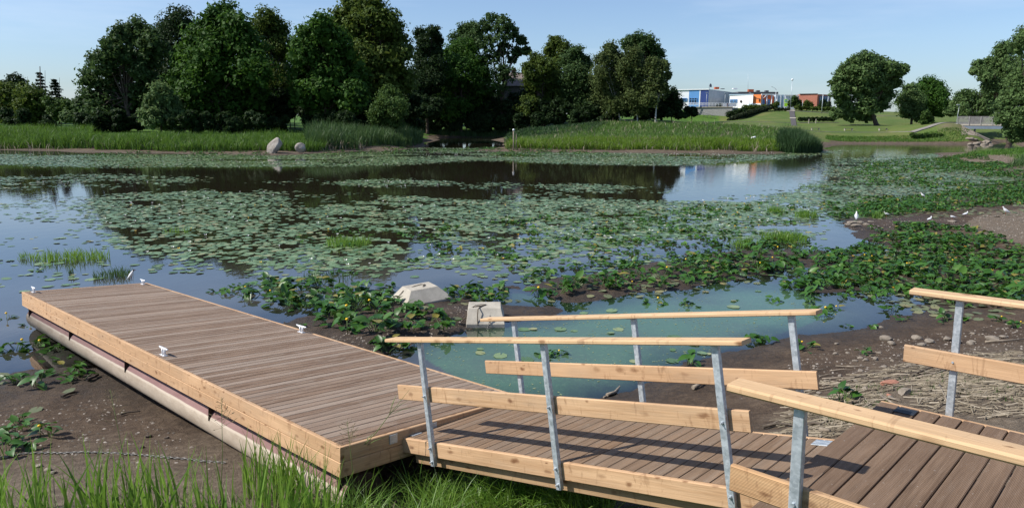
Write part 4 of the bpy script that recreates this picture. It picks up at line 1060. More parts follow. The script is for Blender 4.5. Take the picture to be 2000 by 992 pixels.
grass_stuff('island_grass', ypoly([(990, 106), (1300, 105), (1530, 103), (1590, 103), (1600, 118), (1570, 135), (1400, 150), (1420, 152), (1280, 156), (1180, 158), (1020, 130)]), 42000, .35, .95, .07, .14, .1, .9, LEAF['meadow'], 'rough green grass covering the island behind its reeds', 'grass', hnoise=.12)
grass_stuff('shade_toned_grass', ypoly([(1000, 128), (1150, 134), (1200, 158), (1160, 165), (1000, 166), (985, 140)]), 12000, .4, 1.0, .08, .14, .1, .8, LEAF['cane'], 'rough grass coloured dark for tree shade between the island and the wood', 'grass', hnoise=.15)  # blades added in a dark colour to stand for tree shade
XC = at_y(1558, 290, 100)[0]
grass_stuff('cane_reeds', ypoly([(1510, 97.5), (1550, 95.5), (1595, 96.5), (1606, 100), (1600, 106), (1530, 107)]), 9000, 2.3, 3.4, .05, .10, .05, .5, LEAF['cane'], 'dense dark clump of tall cane at the right tip of the island', 'reeds', hnoise=.2, shape=lambda P: np.clip(1.08 - (np.abs(P[:, 0] - XC) / 3.9) ** 2.2, .35, 1))
grass_stuff('bank_grass', ypoly([(1610, 137.5), (1880, 137), (1890, 141.5), (1610, 144)]), 6000, .12, .4, .06, .12, .1, .6, LEAF['reed'], 'short green grass along the far right bank', 'grass')
grass_stuff('bar_grass', wpoly([(1850, 305), (1900, 296), (1990, 286), (2120, 280), (2120, 312), (1985, 310), (1930, 303)], .4), 9000, .2, .55, .03, .06, .1, .7, LEAF['reed'], 'green grass on the low bar below the bridge', 'grass', zmin=.05)
grass_stuff('sedge_tufts', wpoly([(1965, 322), (2000, 312), (2080, 312), (2080, 328)], .3), 1800, .5, 1.0, .03, .05, .1, .5, LEAF['reed_dark'], 'sedge tufts at the right edge of the gravel bar', 'sedge', zmin=.0)
Pd = np.concatenate([sample(ypoly([(-120, 95.5), (180, 93), (185, 104), (-120, 106)]), 900), sample(ypoly([(185, 92), (450, 88.5), (600, 90), (715, 98), (715, 104), (450, 96), (190, 100)]), 900), sample(ypoly([(985, 98), (1350, 96), (1520, 96), (1530, 104), (1300, 107), (1010, 108)]), 1200), sample(ypoly([(990, 106), (1530, 103), (1570, 135), (1400, 150), (1180, 156), (1020, 130)]), 1500)])
Hd = height(Pd[:, 0], Pd[:, 1]); nd = len(Pd); V, Fq = blades(Pd, Hd, RNG.uniform(.5, 1.5, nd), RNG.uniform(.05, .10, nd), RNG.uniform(.1, 1.1, nd), 3)
tag(link('dead_reed_stems', mesh_np('dead_reed_stems', V, Fq), [LEAF['straw']]), 'dead straw coloured stems mixed into the far reeds', 'dead reeds', kind='stuff')
# tussocks standing in the water, one thing each
def tussock(px, py, wpx, n, h, mat, label):
    g = at_z(px, py, 0); d = g[1]; rx = wpx / 2 / F_PX * d
    th = RNG.uniform(0, 6.28, n); rr_ = RNG.uniform(0, 1, n) ** .6
    P = np.stack([np.cos(th) * rr_ * rx, np.sin(th) * rr_ * min(rx, .75)], -1)
    V, Fq = blades(P, np.full(n, -.04), RNG.uniform(.45, 1.0, n) * h, RNG.uniform(.012, .026, n), RNG.uniform(.05, .6, n), 3)
    o = link('grass_tussock', mesh_np('grass_tussock', V, Fq), [mat]); o.location = (g[0], g[1], max(hz(g[0], g[1]), 0)); tag(o, label, 'grass tussock')
tussock(138, 506, 150, 420, .42, LEAF['grass'], 'wide green grass tussock standing in blue water beyond the dock, at far left')
tussock(50, 505, 30, 60, .35, LEAF['grass'], 'small grass tussock left of the wide tussock in blue water')
tussock(138, 536, 10, 26, .38, LEAF['reed_dark'], 'thin upright grass tuft alone in water behind the dock corner')
tussock(222, 540, 70, 190, .36, LEAF['reed_dark'], 'dark grass tussock just behind the far end of the dock')
tussock(680, 478, 90, 420, .42, LEAF['grass'], 'bright grass tussock amid the central lily pads')
tussock(345, 455, 60, 60, .32, LEAF['grass'], 'thin grass tussock in the left patch of lily pads')
tussock(1530, 470, 90, 460, .55, LEAF['grass'], 'large pale grass tussock near the middle right lilies')
tussock(1450, 480, 60, 220, .45, LEAF['grass'], 'pale grass tussock left of the large middle right tussock')
tussock(1575, 424, 44, 260, .5, LEAF['grass'], 'arching grass tussock in open water below the river bend')
tussock(1515, 414, 34, 180, .45, LEAF['grass'], 'grass tussock left of the arching one below the river bend')
tussock(1715, 428, 22, 90, .5, LEAF['grass'], 'small grass tussock on the mud bar between the gulls')
tussock(640, 545, 120, 130, .3, LEAF['reed_dark'], 'sparse grass in the water right of the dock end')
tussock(1590, 365, 60, 120, .3, LEAF['grass'], 'low grass tussock among pads at the river bend')

# foreground grass
def gpoly(pts, z): return [tuple(at_z(px, py, z)[:2]) for px, py in pts]
fg = []
def fgrass(poly, n, h0, h1, w0, w1, l0, l1, thin=None):
    P = sample(poly, n)
    if thin: P = P[fbm(P[:, 0] * thin[1], P[:, 1] * thin[1], 33) > thin[0]]
    H = height(P[:, 0], P[:, 1]); n = len(P)
    fg.append(blades(P, H - .02, RNG.uniform(h0, h1, n), RNG.uniform(w0, w1, n), RNG.uniform(l0, l1, n), 5))
def fbuild(name, mat, label, cat):
    V = []; Fq = []; nb = 0
    for v, q in fg: V.append(v); Fq.append(q + nb); nb += len(v)
    tag(link(name, mesh_np(name, np.concatenate(V), np.concatenate(Fq), smooth=True), [mat]), label, cat, kind='stuff'); fg.clear()
fgrass(gpoly([(-60, 1130), (-60, 1040), (120, 1030), (300, 985), (480, 975), (660, 1010), (660, 1140)], .9), 560, .48, .96, .014, .028, .02, .38, (.46, 1.2))
fgrass(gpoly([(-60, 1130), (-60, 1060), (250, 1010), (660, 1010), (660, 1140)], .9), 1150, .18, .46, .008, .016, .1, .9)
fgrass(gpoly([(0, 985), (90, 975), (110, 1020), (0, 1030)], .85), 16, .65, .9, .012, .02, .05, .25)
fgrass(gpoly([(470, 960), (560, 950), (620, 990), (500, 1000)], .75), 110, .5, .85, .010, .018, .05, .35)
fbuild('tall_grass', LEAF['grass'], 'tall bright green grass blades in the left foreground', 'grass')
fgrass(gpoly([(650, 1120), (650, 985), (740, 965), (880, 975), (1000, 985), (1190, 1010), (1190, 1120)], .75), 4200, .25, .62, .006, .012, .15, 1.1, (.38, 1.5))
fgrass(gpoly([(800, 965), (980, 955), (1150, 985), (1000, 1000), (830, 995)], .75), 700, .25, .52, .006, .011, .2, 1.2)
fbuild('meadow_grass', LEAF['grass'], 'dense short green grass under the gangway in the foreground', 'grass')
fgrass(gpoly([(-60, 1120), (-60, 1010), (300, 985), (620, 1000), (620, 1120)], .85), 260, .2, .55, .005, .010, .2, 1.0)
fgrass(gpoly([(560, 1120), (560, 990), (760, 985), (1190, 1010), (1190, 1120)], .75), 700, .1, .3, .004, .008, .3, 1.4)
fbuild('dead_grass', LEAF['straw'], 'dead yellow grass mixed in at the foot of the gangway', 'grass')
# seed stalks
def stalk(px, py, tpx, tpy, h, lab, heavy):
    g = ground(px, py, .8); d = np.linalg.norm(g[:2]); tp = at_y(tpx, tpy, g[1] - .05)
    root = empty('grass_stalk', g)
    tag(root, lab, 'grass stalk')
    f = MB(); mid = (g + tp) / 2 + np.array([.02, 0, .03])
    f.tube([g, g + (mid - g) * .6, mid, tp], [.0042, .0036, .0028, .0016], 5); f.build('stem', MAT['stalk'], root)
    f = MB(); r = random.Random(px)
    for i in range(46 if heavy else 26):
        t = r.uniform(.0, 1) ** .8; q = tp + (mid - tp) * t * .55; a = r.uniform(0, 6.28); L = .10 * (.25 + t) * r.uniform(.5, 1.1)
        e = q + np.array([math.cos(a) * L, math.sin(a) * L, L * r.uniform(.1, .8)])
        f.tube([q, e], [.0012, .0010], 3); f.tube([e, e + (e - q) * .25 + np.array([0, 0, .004])], [.0032, .0012], 4)
    f.build('seed_head', MAT['seed'], root)
    return root
MAT['stalk'] = simple('grass_stem', (.12, .17, .045), .6, 0, .2, 10)
MAT['seed'] = simple('seed_heads', (.20, .16, .085), .8, 0, .3, 20)
stalk(690, 1010, 678, 822, .9, 'thin grass stalk with open brown seed head before the dock corner', True)
stalk(430, 1000, 432, 775, .9, 'thin grass stalk with brown seed head in front of the dock side', True)
stalk(255, 1010, 215, 760, .9, 'fine brown grass stalk leaning over the mud left of the dock', False)
# the long leaning blade at the dock corner
g = ground(640, 1000, .7); p0 = g; p1 = at_y(700, 880, g[1] + .0); p2 = at_y(760, 800 + 10, g[1] + .05); p3 = at_y(800, 760, g[1] + .1)
root = empty('reed_stem', g); tag(root, 'long green reed stem leaning right across the dock corner', 'reed stem')
f = MB(); f.tube([p0, (p0 + p1) / 2 + np.array([-.01, 0, 0]), p1, (p1 + p2) / 2 + np.array([.02, 0, 0]), p2, p3], [.005, .0045, .004, .0035, .003, .0012], 5); f.build('stem', MAT['stalk'], root)
f = MB()
for q, e in ((p1, (760, 850)), (p1, (738, 838)), (p2, (800, 780)), (p2, (815, 795)), (p2, (775, 770))):
    ee = at_y(e[0], e[1], g[1] + .1); m_ = (q + ee) / 2 + np.array([.0, 0, .02]); f.tube([q, m_, ee], [.004, .007, .0008], 4, flat=.25)
f.build('leaf', MAT['stalk'], root)

# ------------------------------------------------------------------ shore litter
P = np.concatenate([sample(gpoly([(1500, 840), (1580, 740), (1700, 715), (1880, 690), (2080, 690), (2080, 860), (1880, 830), (1740, 800), (1650, 870)], .6), 1150), sample(gpoly([(1480, 850), (1700, 800), (1680, 880), (1560, 880)], .8), 300)])
P = P[fbm(P[:, 0] * .9, P[:, 1] * .9, 61) > .36]
P = np.concatenate([P, sample(gpoly([(1790, 720), (1900, 690), (2080, 680), (2080, 850), (1900, 835), (1790, 800)], 1.0), 900)])
n = len(P); H = height(P[:, 0], P[:, 1])
ang = RNG.normal(.25, .7, n); L = RNG.uniform(.05, .38, n) ** 1.2 * 1.1; w = RNG.uniform(.003, .009, n)
tz = RNG.uniform(0, .035, n)
d = np.stack([np.cos(ang), np.sin(ang)], -1)
E0, E1 = P - d * L[:, None] / 2, P + d * L[:, None] / 2
Z0, Z1 = height(E0[:, 0], E0[:, 1]) + tz + .006, height(E1[:, 0], E1[:, 1]) + RNG.uniform(0, .035, n) + .006
V = []
nx, ny = -d[:, 1] * w, d[:, 0] * w
for (E, Z) in ((E0, Z0), (E1, Z1)):
    V.append(np.stack([E[:, 0] + nx, E[:, 1] + ny, Z], -1)); V.append(np.stack([E[:, 0] - nx, E[:, 1] - ny, Z], -1)); V.append(np.stack([E[:, 0], E[:, 1], Z + w * 1.2], -1))
V = np.stack(V, 1); base = np.arange(n)[:, None] * 6
Fq = np.concatenate([np.stack([base + a, base + b_, base + c, base + e], -1) for a, b_, c, e in ((0, 2, 5, 3), (2, 1, 4, 5))], 1).reshape(-1, 4)
tag(link('dry_reed_litter', mesh_np('dry_reed_litter', V.reshape(-1, 3), Fq), [LEAF['straw']]), 'litter of broken dry reeds strewn over the right shore', 'reed litter', kind='stuff')
sp_ = [tuple(p) for p in gpoly([(1500, 840), (1600, 760), (1900, 720), (2080, 700), (2080, 860), (1880, 830), (1740, 800), (1650, 870)], .7)]
Pw = sample(sp_, 260); Hw = height(Pw[:, 0], Pw[:, 1])
V, Fq = blades(np.repeat(Pw, 5, 0) + RNG.normal(0, .03, (1300, 2)), np.repeat(Hw, 5), RNG.uniform(.03, .09, 1300), RNG.uniform(.005, .012, 1300), RNG.uniform(.2, 1.2, 1300), 2)
tag(link('weeds', mesh_np('weeds', V, Fq), [LEAF['bush']]), 'small green weeds sprouting through the right shore litter', 'weeds', kind='stuff')
# gravel specks and mud crumbs
P = np.concatenate([sample(gpoly([(1440, 780), (1560, 690), (1750, 650), (2060, 620), (2060, 740), (1800, 740), (1600, 800)], .3), 900),
                    sample(gpoly([(-40, 760), (220, 740), (420, 860), (560, 960), (200, 960), (-40, 900)], .4), 420),
                    sample(gpoly([(1900, 420), (2060, 405), (2060, 470), (1930, 465)], .28), 900), sample(gpoly([(640, 660), (860, 600), (1000, 590), (880, 640), (740, 690)], .1), 500),
                    sample(gpoly([(1640, 440), (1720, 425), (1880, 430), (1900, 445), (1720, 450)], .1), 250), sample(gpoly([(1880, 318), (1960, 308), (2010, 318), (1940, 326)], .2), 400)])
P = P[dockclear(P[:, 0], P[:, 1])]; n = len(P); H = height(P[:, 0], P[:, 1]); sc = RNG.uniform(.006, .022, n) * (1 + np.hypot(P[:, 0], P[:, 1]) / 40)
oct_ = np.array([(1, 0, 0), (0, 1, 0), (-1, 0, 0), (0, -1, 0), (0, 0, .7)]); Fo = np.array([(0, 1, 4), (1, 2, 4), (2, 3, 4), (3, 0, 4)])
yaw = RNG.uniform(0, 6.28, n); st = RNG.uniform(.6, 1.3, (n, 3))
B = oct_[None] * st[:, None] * sc[:, None, None]
V = np.stack([B[..., 0] * np.cos(yaw)[:, None] - B[..., 1] * np.sin(yaw)[:, None] + P[:, 0:1], B[..., 0] * np.sin(yaw)[:, None] + B[..., 1] * np.cos(yaw)[:, None] + P[:, 1:2], B[..., 2] + H[:, None]], -1)
def pebmat():
    t = NT('pebbles'); t.p(Base__Color=t.ramp(t.island(), (0, (.06, .05, .04)), (.6, (.15, .125, .10)), (1, (.31, .275, .235))), Roughness=.9); return t.m
tag(link('gravel', mesh_np('gravel', V.reshape(-1, 3), (Fo[None] + (np.arange(n) * 5)[:, None, None]).reshape(-1, 3)), [pebmat()]), 'small pebbles and crumbs scattered over the mud', 'gravel', kind='stuff')
# single stones
stone_px = [(1690, 762, 13), (1730, 664, 16), (1790, 662, 15), (1815, 668, 15), (1800, 675, 13), (1740, 672, 12), (1680, 700, 9), (1690, 704, 9), (1710, 703, 11), (1655, 690, 8), (1632, 692, 8), (1670, 706, 8), (1716, 690, 8),
            (1640, 735, 9), (1600, 768, 9), (1700, 755, 12), (1672, 745, 8), (1728, 718, 10), (1742, 706, 8), (1850, 664, 12), (1870, 670, 14), (1895, 672, 10), (1940, 664, 16), (1960, 660, 12), (1740, 778, 10), (1640, 820, 10), (1600, 840, 9), (1560, 700, 6), (1634, 672, 8),
            (1720, 640, 9), (1900, 652, 8), (1810, 700, 9), (1775, 716, 8), (1680, 725, 9), (1655, 752, 8), (1612, 745, 7), (1590, 716, 7), (1700, 818, 10), (1660, 838, 9), (1544, 812, 9), (1520, 832, 10), (1580, 800, 9)]
for i, (px, py, s) in enumerate(stone_px):
    g = ground(px, py, .4); D = np.hypot(g[0], g[1]); R = s / 2 / F_PX * D * 1.25
    o = rock('stone', g + np.array([0, 0, R * .25]), (R * random.uniform(.9, 1.3), R * random.uniform(.7, 1), R * random.uniform(.45, .7)), 300 + i, 'stone', 2, .3, random.uniform(0, 3))
    tag(o, 'pale loose stone among dry reeds on the right shore', 'stone', 'loose stones on the right shore')
for px, py, s, lab in ((1768, 770, 24, 'large grey angular stone by the corner of the boardwalk'),):
    g = ground(px, py, .7); D = np.hypot(g[0], g[1]); R = s / 2 / F_PX * D * 1.2
    tag(rock('stone', g + np.array([0, 0, R * .3]), (R, R * .8, R * .6), 77, 'stone', 2, .5), lab, 'stone')
g = ground(1738, 752, .7); tag(rock('brick_fragment', g + np.array([0, 0, .03]), (.16, .09, .05), 81, 'brickstone', 2, .5, .3), 'broken red brick lying in the reed litter', 'brick')
g = ground(1736, 775, .7); tag(rock('pebble', g + np.array([0, 0, .02]), (.035, .035, .03), 82, 'salmon', 2, .1) if False else rock('pebble', g + np.array([0, 0, .02]), (.035, .035, .03), 82, 'brickstone', 3, .1), 'small round orange pebble near the boardwalk corner', 'pebble')
for px, py, s in ((1665, 437, 16), (1680, 436, 12), (1692, 440, 12), (1672, 443, 16), (1655, 440, 10), (1700, 434, 9)):
    g = ground(px, py, .1); D = np.hypot(g[0], g[1]); R = s / 2 / F_PX * D
    tag(rock('stone', g + np.array([0, 0, R * .2]), (R * 1.3, R, R * .5), px, 'stone', 2, .5), 'flat brown stone in the heap under the standing gull', 'stone', 'stones of the heap in the pond')
for px, py, s, lab in ((1790, 437, 12, 'lone flat stone on the mud bar right of the stone heap'), (1860, 434, 12, 'flat stone under a sitting gull on the mud bar'), (1900, 668, 12, 'pale flat stone right of the far railing post')):
    g = ground(px, py, .2); D = np.hypot(g[0], g[1]); R = s / 2 / F_PX * D
    tag(rock('stone', g + np.array([0, 0, R * .2]), (R * 1.2, R, R * .4), px, 'stone', 2, .4), lab, 'stone')
# sticks and branches
def stick(path, r, lab, mat='driftwood', cat='stick', group=None, name='stick', lift=.01):
    pts = []
    for px, py in path:
        g = ground(px, py, .4); pts.append(g + np.array([random.uniform(-.01, .01), 0, r + lift]))
    f = MB(); k = len(pts); rs = [r * (1 - .5 * i / (k - 1)) for i in range(k)]
    f.tube(pts, rs, 6); tag(f.build(name, MAT[mat]), lab, cat, group)
stick([(1185, 775), (1200, 770), (1212, 758), (1218, 745)], .028, 'curved pale branch lying in the mud behind the gangway posts', cat='branch', name='branch')
stick([(1180, 778), (1192, 772), (1206, 768)], .014, 'thin twig beside the curved branch behind the gangway', cat='branch', name='branch')
stick([(1352, 762), (1365, 756), (1376, 748)], .035, 'short broken branch on mud behind the near railing', cat='branch', name='branch')
stick([(1490, 838), (1515, 832), (1540, 833), (1555, 838)], .022, 'arched dark branch beside the far edge of the gangway', 'drift_dark', 'branch', name='branch')
stick([(1640, 745), (1700, 733), (1760, 722), (1800, 712)], .012, 'long straight pale stick pointing towards the far railing', 'driftwood')
stick([(1605, 742), (1640, 740), (1690, 737)], .013, 'pale stick right of the far gangway rail end')
stick([(1610, 745), (1650, 752), (1685, 757)], .012, 'pale stick slanting down from the far gangway rail end')
stick([(1700, 768), (1730, 755), (1760, 742), (1775, 738)], .012, 'dark stick beside the red brick', 'drift_dark')
stick([(1780, 735), (1815, 722), (1845, 712)], .016, 'dark bent stick left of the far railing post', 'drift_dark')
stick([(1785, 742), (1830, 732), (1855, 722)], .018, 'thick pale stick by the foot of the far railing post')
stick([(1663, 790), (1700, 778), (1725, 766)], .012, 'thin dark stick above the near handrail', 'drift_dark')
stick([(1720, 778), (1750, 795), (1768, 800)], .018, 'pale stick ending at the boardwalk corner plate')
stick([(1560, 838), (1590, 832), (1605, 835)], .03, 'flat dark driftwood by the gangway hinge', 'drift_dark')
stick([(1600, 846), (1622, 848)], .035, 'stubby round driftwood piece by the gangway hinge')
stick([(1835, 755), (1845, 775), (1850, 790)], .014, 'upright lying stick right of the far railing post')
stick([(1925, 670), (1960, 668), (2010, 664)], .02, 'long weathered branch at the right frame edge below the far handrail', cat='branch', name='branch')
stick([(120, 778), (135, 772), (145, 768)], .022, 'dark stick on the wet mud left of the dock', 'drift_dark')
stick([(170, 745), (185, 740), (192, 736)], .03, 'dark driftwood beside the lilies at the dock side', 'drift_dark')
stick([(235, 812), (250, 808), (275, 806)], .015, 'thin twig on the mud left of the dock', 'drift_dark')
for i in range(46):
    x0 = random.uniform(1560, 1990); y0 = random.uniform(720, 790) - (1990 - x0) * .02; a = random.gauss(.1, .5); Lp = random.uniform(18, 60)
    stick([(x0, y0), (x0 + Lp / 2, y0 - math.sin(a) * Lp * .22 + random.uniform(-2, 2)), (x0 + Lp, y0 - math.sin(a) * Lp * .4)], random.uniform(.006, .012), 'dry reed stem among the litter of the right shore', 'driftwood' if random.random() < .7 else 'drift_dark', 'reed stem', 'dry reed stems on the right shore', 'reed_stem', .015)
for px, py, s in ((290, 853, 12), (326, 856, 9), (276, 874, 10), (75, 912, 14), (95, 918, 12), (103, 924, 12)):
    g = ground(px, py, .5); D = np.hypot(g[0], g[1]); R = s / 2 / F_PX * D
    tag(rock('stone', g + np.array([0, 0, R * .3]), (R * 1.2, R, R * .7), px, 'stone' if px < 110 else 'bark', 2, .4), 'small stone near the chain on the mud left of the dock', 'stone', 'stones near the chain')

# ------------------------------------------------------------------ gulls
def gull(px, py, z, size, yaw, lab, dark=False, pitch_=.3, ground_pt=None):
    p = ground_pt if ground_pt is not None else ground(px, py, z)
    root = empty('gull', p, yaw); tag(root, lab, 'gull')
    s = size; cp, sp = math.cos(pitch_), math.sin(pitch_)
    def R(q):                                   # the trunk tips up about the hips
        x, y, zz = q[0], q[1], q[2] - .42
        return (s * (x * cp - zz * sp), s * y, s * (x * sp + zz * cp + .42))
    L = [(-.46, 0, .40, .045, .012), (-.34, 0, .415, .075, .04), (-.20, 0, .425, .125, .10), (0, 0, .44, .155, .145), (.15, 0, .455, .145, .14), (.25, 0, .50, .10, .105)]
    hx, hz_ = .25 * cp - .08 * sp, .25 * sp + .08 * cp + .42
    H = [(hx + .05, 0, hz_ + .09, .072, .075), (hx + .07, 0, hz_ + .16, .078, .08), (hx + .11, 0, hz_ + .19, .066, .062), (hx + .155, 0, hz_ + .185, .03, .03)]
    seg = 12; rings = []
    for a, b_, c, rx, rz in L: rings.append([R((a - math.sin(2 * math.pi * i / seg) * 0, math.cos(2 * math.pi * i / seg) * rx, c + math.sin(2 * math.pi * i / seg) * rz)) for i in range(seg)])
    for a, b_, c, rx, rz in H: rings.append([(s * (a - .35 * math.sin(2 * math.pi * i / seg) * rz), s * math.cos(2 * math.pi * i / seg) * rx, s * (c + math.sin(2 * math.pi * i / seg) * rz)) for i in range(seg)])
    f = MB()
    for r_ in rings: f.v += r_
    for i in range(len(rings) - 1):
        for k in range(seg):
            j = (k + 1) % seg; f.f.append([i * seg + k, i * seg + j, (i + 1) * seg + j, (i + 1) * seg + k]); f.uv.append([(0, 0)] * 4); f.mi.append(1 if (i >= 6 and dark) else 0); f.sm.append(True)
    f.f.append(list(range(seg))[::-1]); f.uv.append([(0, 0)] * seg); f.mi.append(0); f.sm.append(True)
    f.f.append([(len(rings) - 1) * seg + k for k in range(seg)]); f.uv.append([(0, 0)] * seg); f.mi.append(1 if dark else 0); f.sm.append(True)
    def fin(mb, name, mats):
        o = mb.build(name, mats); o.parent = root; return o
    fin(f, 'body', [MAT['feather_white'], MAT['feather_dark']])
    for sd in (-1, 1):
        f = MB(); f.tube([R((.16, sd * .13, .50)), R((0, sd * .155, .475)), R((-.22, sd * .115, .45)), R((-.42, sd * .05, .425)), R((-.60, sd * .015, .41))], [.025 * s, .085 * s, .07 * s, .035 * s, .006 * s], 8, flat=.35)
        fin(f, 'wing', [MAT['feather_grey']])
        f = MB(); f.tube([(.0, sd * .06 * s, .33 * s), (.02 * s, sd * .06 * s, .17 * s), (.0, sd * .06 * s, 0)], .012 * s, 5); f.tube([(-.02 * s, sd * .06 * s, .008 * s), (.08 * s, sd * .07 * s, .006 * s)], [.012 * s, .02 * s], 5, flat=.4); fin(f, 'leg', [MAT['beak']])
    zz = (hz_ + .18) * s; hx0 = hx * s; f = MB(); f.tube([(hx0 + .14 * s, 0, zz), (hx0 + .22 * s, 0, zz - .01 * s), (hx0 + .27 * s, 0, zz - .025 * s)], [.024 * s, .018 * s, .004 * s], 6); fin(f, 'beak', [MAT['beak']])
    for sd in (-1, 1):
        f = MB(); f.tube([(hx0 + .10 * s, sd * .058 * s, zz + .02 * s), (hx0 + .10 * s, sd * .072 * s, zz + .02 * s)], .011 * s, 6); fin(f, 'eye', [MAT['black']])
gp = hit(257, 547, DP, dn)
gull(0, 0, 0, .29, .35, 'white gull with dark head and grey wings standing on the far corner of the dock', True, .75, gp)
gull(1672, 428, .15, 0.38, 1.2, 'white gull standing upright on the stone heap at the mud bar', False, .9)
gull(1731, 424, .1, 0.33, 3.0, 'white gull resting on the mud right of the stone heap', False, .1)
gull(1802, 387, .05, 0.38, 2.6, 'white gull up among the green lily leaves', False, .5)
gull(1815, 434, .1, 0.33, .5, 'white gull sitting low on the mud bar beyond the lone flat stone', False, .1)
gull(1860, 430, .15, 0.33, 2.8, 'greyish gull sitting on a flat stone on the mud bar', True, .1)
gull(1885, 424, .2, 0.33, .3, 'white gull sitting at the left end of the gravel flat', False, .1)
gull(1964, 420, .28, 0.45, 2.7, 'large white gull leaning forward on the gravel flat at the right edge', False, .45)
# ------------------------------------------------------------------ trees
def leaf_quads(C, N, size, rng, asp=.62):
    n = len(C); N = N / (np.linalg.norm(N, axis=1, keepdims=True) + 1e-9)
    a = rng.normal(0, 1, (n, 3)); a -= N * (a * N).sum(1, keepdims=True); a /= np.linalg.norm(a, axis=1, keepdims=True) + 1e-9
    b = np.cross(N, a); s = size[:, None]
    return np.stack([C - a * s, C - b * s * asp, C + a * s, C + b * s * asp], 1)
def tree(name, label, cat, lobes, D, leaf, size=.30, ls=.70, dens=1.0, trunk=None, thick=.3, droop=0.0, bark='bark', group=None, flat=1.0, clump=.34, depth=1.0, gap=0.0, seed=None, limbs=True):
    """lobes: (px, py, r_px); the crown is built round them at distance D with real depth"""
    size *= ls
    seed = seed if seed is not None else int(lobes[0][0] * 13 + lobes[0][1] * 7)
    rng = np.random.default_rng(abs(seed)); r = random.Random(seed)
    Ls = []
    for px, py, rp in lobes:
        y = D + r.uniform(-.7, .7) * rp / F_PX * D * 1.2 * depth
        c = at_y(px, py, y); Ls.append((c, rp / F_PX * D))
    cx = np.mean([c[0] for c, _ in Ls]); zb = None
    tx = at_y(trunk[0], trunk[1], D)[0] if trunk else cx
    gz = hz(tx, D)
    base = np.array([tx, D, gz - .2])
    root = empty(name, (tx, D, gz)); tag(root, label, cat, group)
    Vs = []
    for c, R in Ls:
        m = max(10, int(38 * dens * min(1.6, (R / 3.2) ** .8 + .25)))
        u = rng.normal(0, 1, (m, 3)); u /= np.linalg.norm(u, axis=1, keepdims=True); u[:, 2] = np.where(u[:, 2] < -.55, -u[:, 2], u[:, 2])
        cc = c + u * R * (rng.uniform(.55, 1.0, (m, 1)) ** .7) * np.array([1, depth, flat])
        rc = R * clump * rng.uniform(.6, 1.25, m)
        k = np.maximum(14, (rc ** 2 * 34 * dens * (.3 / size) ** 2 * .42).astype(int)); k = np.minimum(k, 260)
        idx = np.repeat(np.arange(m), k); n = len(idx)
        d = rng.normal(0, 1, (n, 3)); d /= np.linalg.norm(d, axis=1, keepdims=True)
        P = cc[idx] + d * (rc[idx] * rng.uniform(.35, 1.05, n) ** .6)[:, None] * np.array([1, 1, .72])
        if droop: P[:, 2] -= droop * rng.uniform(0, 1, n) ** 2 * rc[idx] * 1.8
        N = d * .9 + u[idx] * .5 + rng.normal(0, .55, (n, 3)) + np.array([0, 0, .35])
        Vs.append(leaf_quads(P, N, size * rng.uniform(.6, 1.25, n), rng))
        # inner foliage
        q = int(m * 5 * (1 - gap)); d = rng.normal(0, 1, (q, 3)); d /= np.linalg.norm(d, axis=1, keepdims=True)
        if q: Vs.append(leaf_quads(c + d * (R * .72 * rng.uniform(0, 1, q) ** .4)[:, None], rng.normal(0, 1, (q, 3)), np.full(q, size * 2.0), rng, .9))
    V = np.concatenate(Vs); V = V.reshape(-1, 3); g = 0.02
    n = len(V) // 4
    me = mesh_np('crown', V, np.arange(4 * n).reshape(n, 4))
    o = link('crown', me, [LEAF[leaf]], root)
    f = MB()
    top = np.array([cx, D, np.mean([c[2] for c, _ in Ls])])
    hgt = top[2] - base[2]
    p1 = base + (top - base) * .35 + np.array([r.uniform(-.3, .3), 0, 0]); p2 = base + (top - base) * .7 + np.array([r.uniform(-.4, .4), 0, 0])
    f.tube([base, base + (p1 - base) * .15, p1, p2, top], [thick * 1.4, thick, thick * .8, thick * .5, thick * .25], 8)
    if limbs:
        for c, R in Ls:
            t = r.uniform(.35, .75); s = base + (top - base) * t
            if np.linalg.norm(c - s) < 1: continue
            e = c + np.array([0, 0, R * .3]); md = (s + e) / 2 + np.array([0, 0, .12 * np.linalg.norm(e - s)])
            f.tube([s, md, e], [thick * .42, thick * .26, thick * .08], 5, cap=False)
            for _ in range(3):
                q = md + np.array([r.uniform(-1, 1), r.uniform(-1, 1), r.uniform(.1, 1)]) * R * .7; f.tube([md, q], [thick * .16, thick * .04], 4, cap=False)
    f.build('trunk', MAT[bark], root)
    return root
def bush(px, py, rp, D, label, leaf='bush', lobes=None, size=.24, name='bush', cat='bush', **kw):
    q = random.Random(int(px * 3 + py)); L = lobes or [(px + q.uniform(-1.1, 1.1) * rp, py + q.uniform(-.75, .5) * rp, rp * q.uniform(.34, .62)) for _ in range(9)]
    return tree(name, label, cat, L, D, leaf, size, thick=.10, **kw)
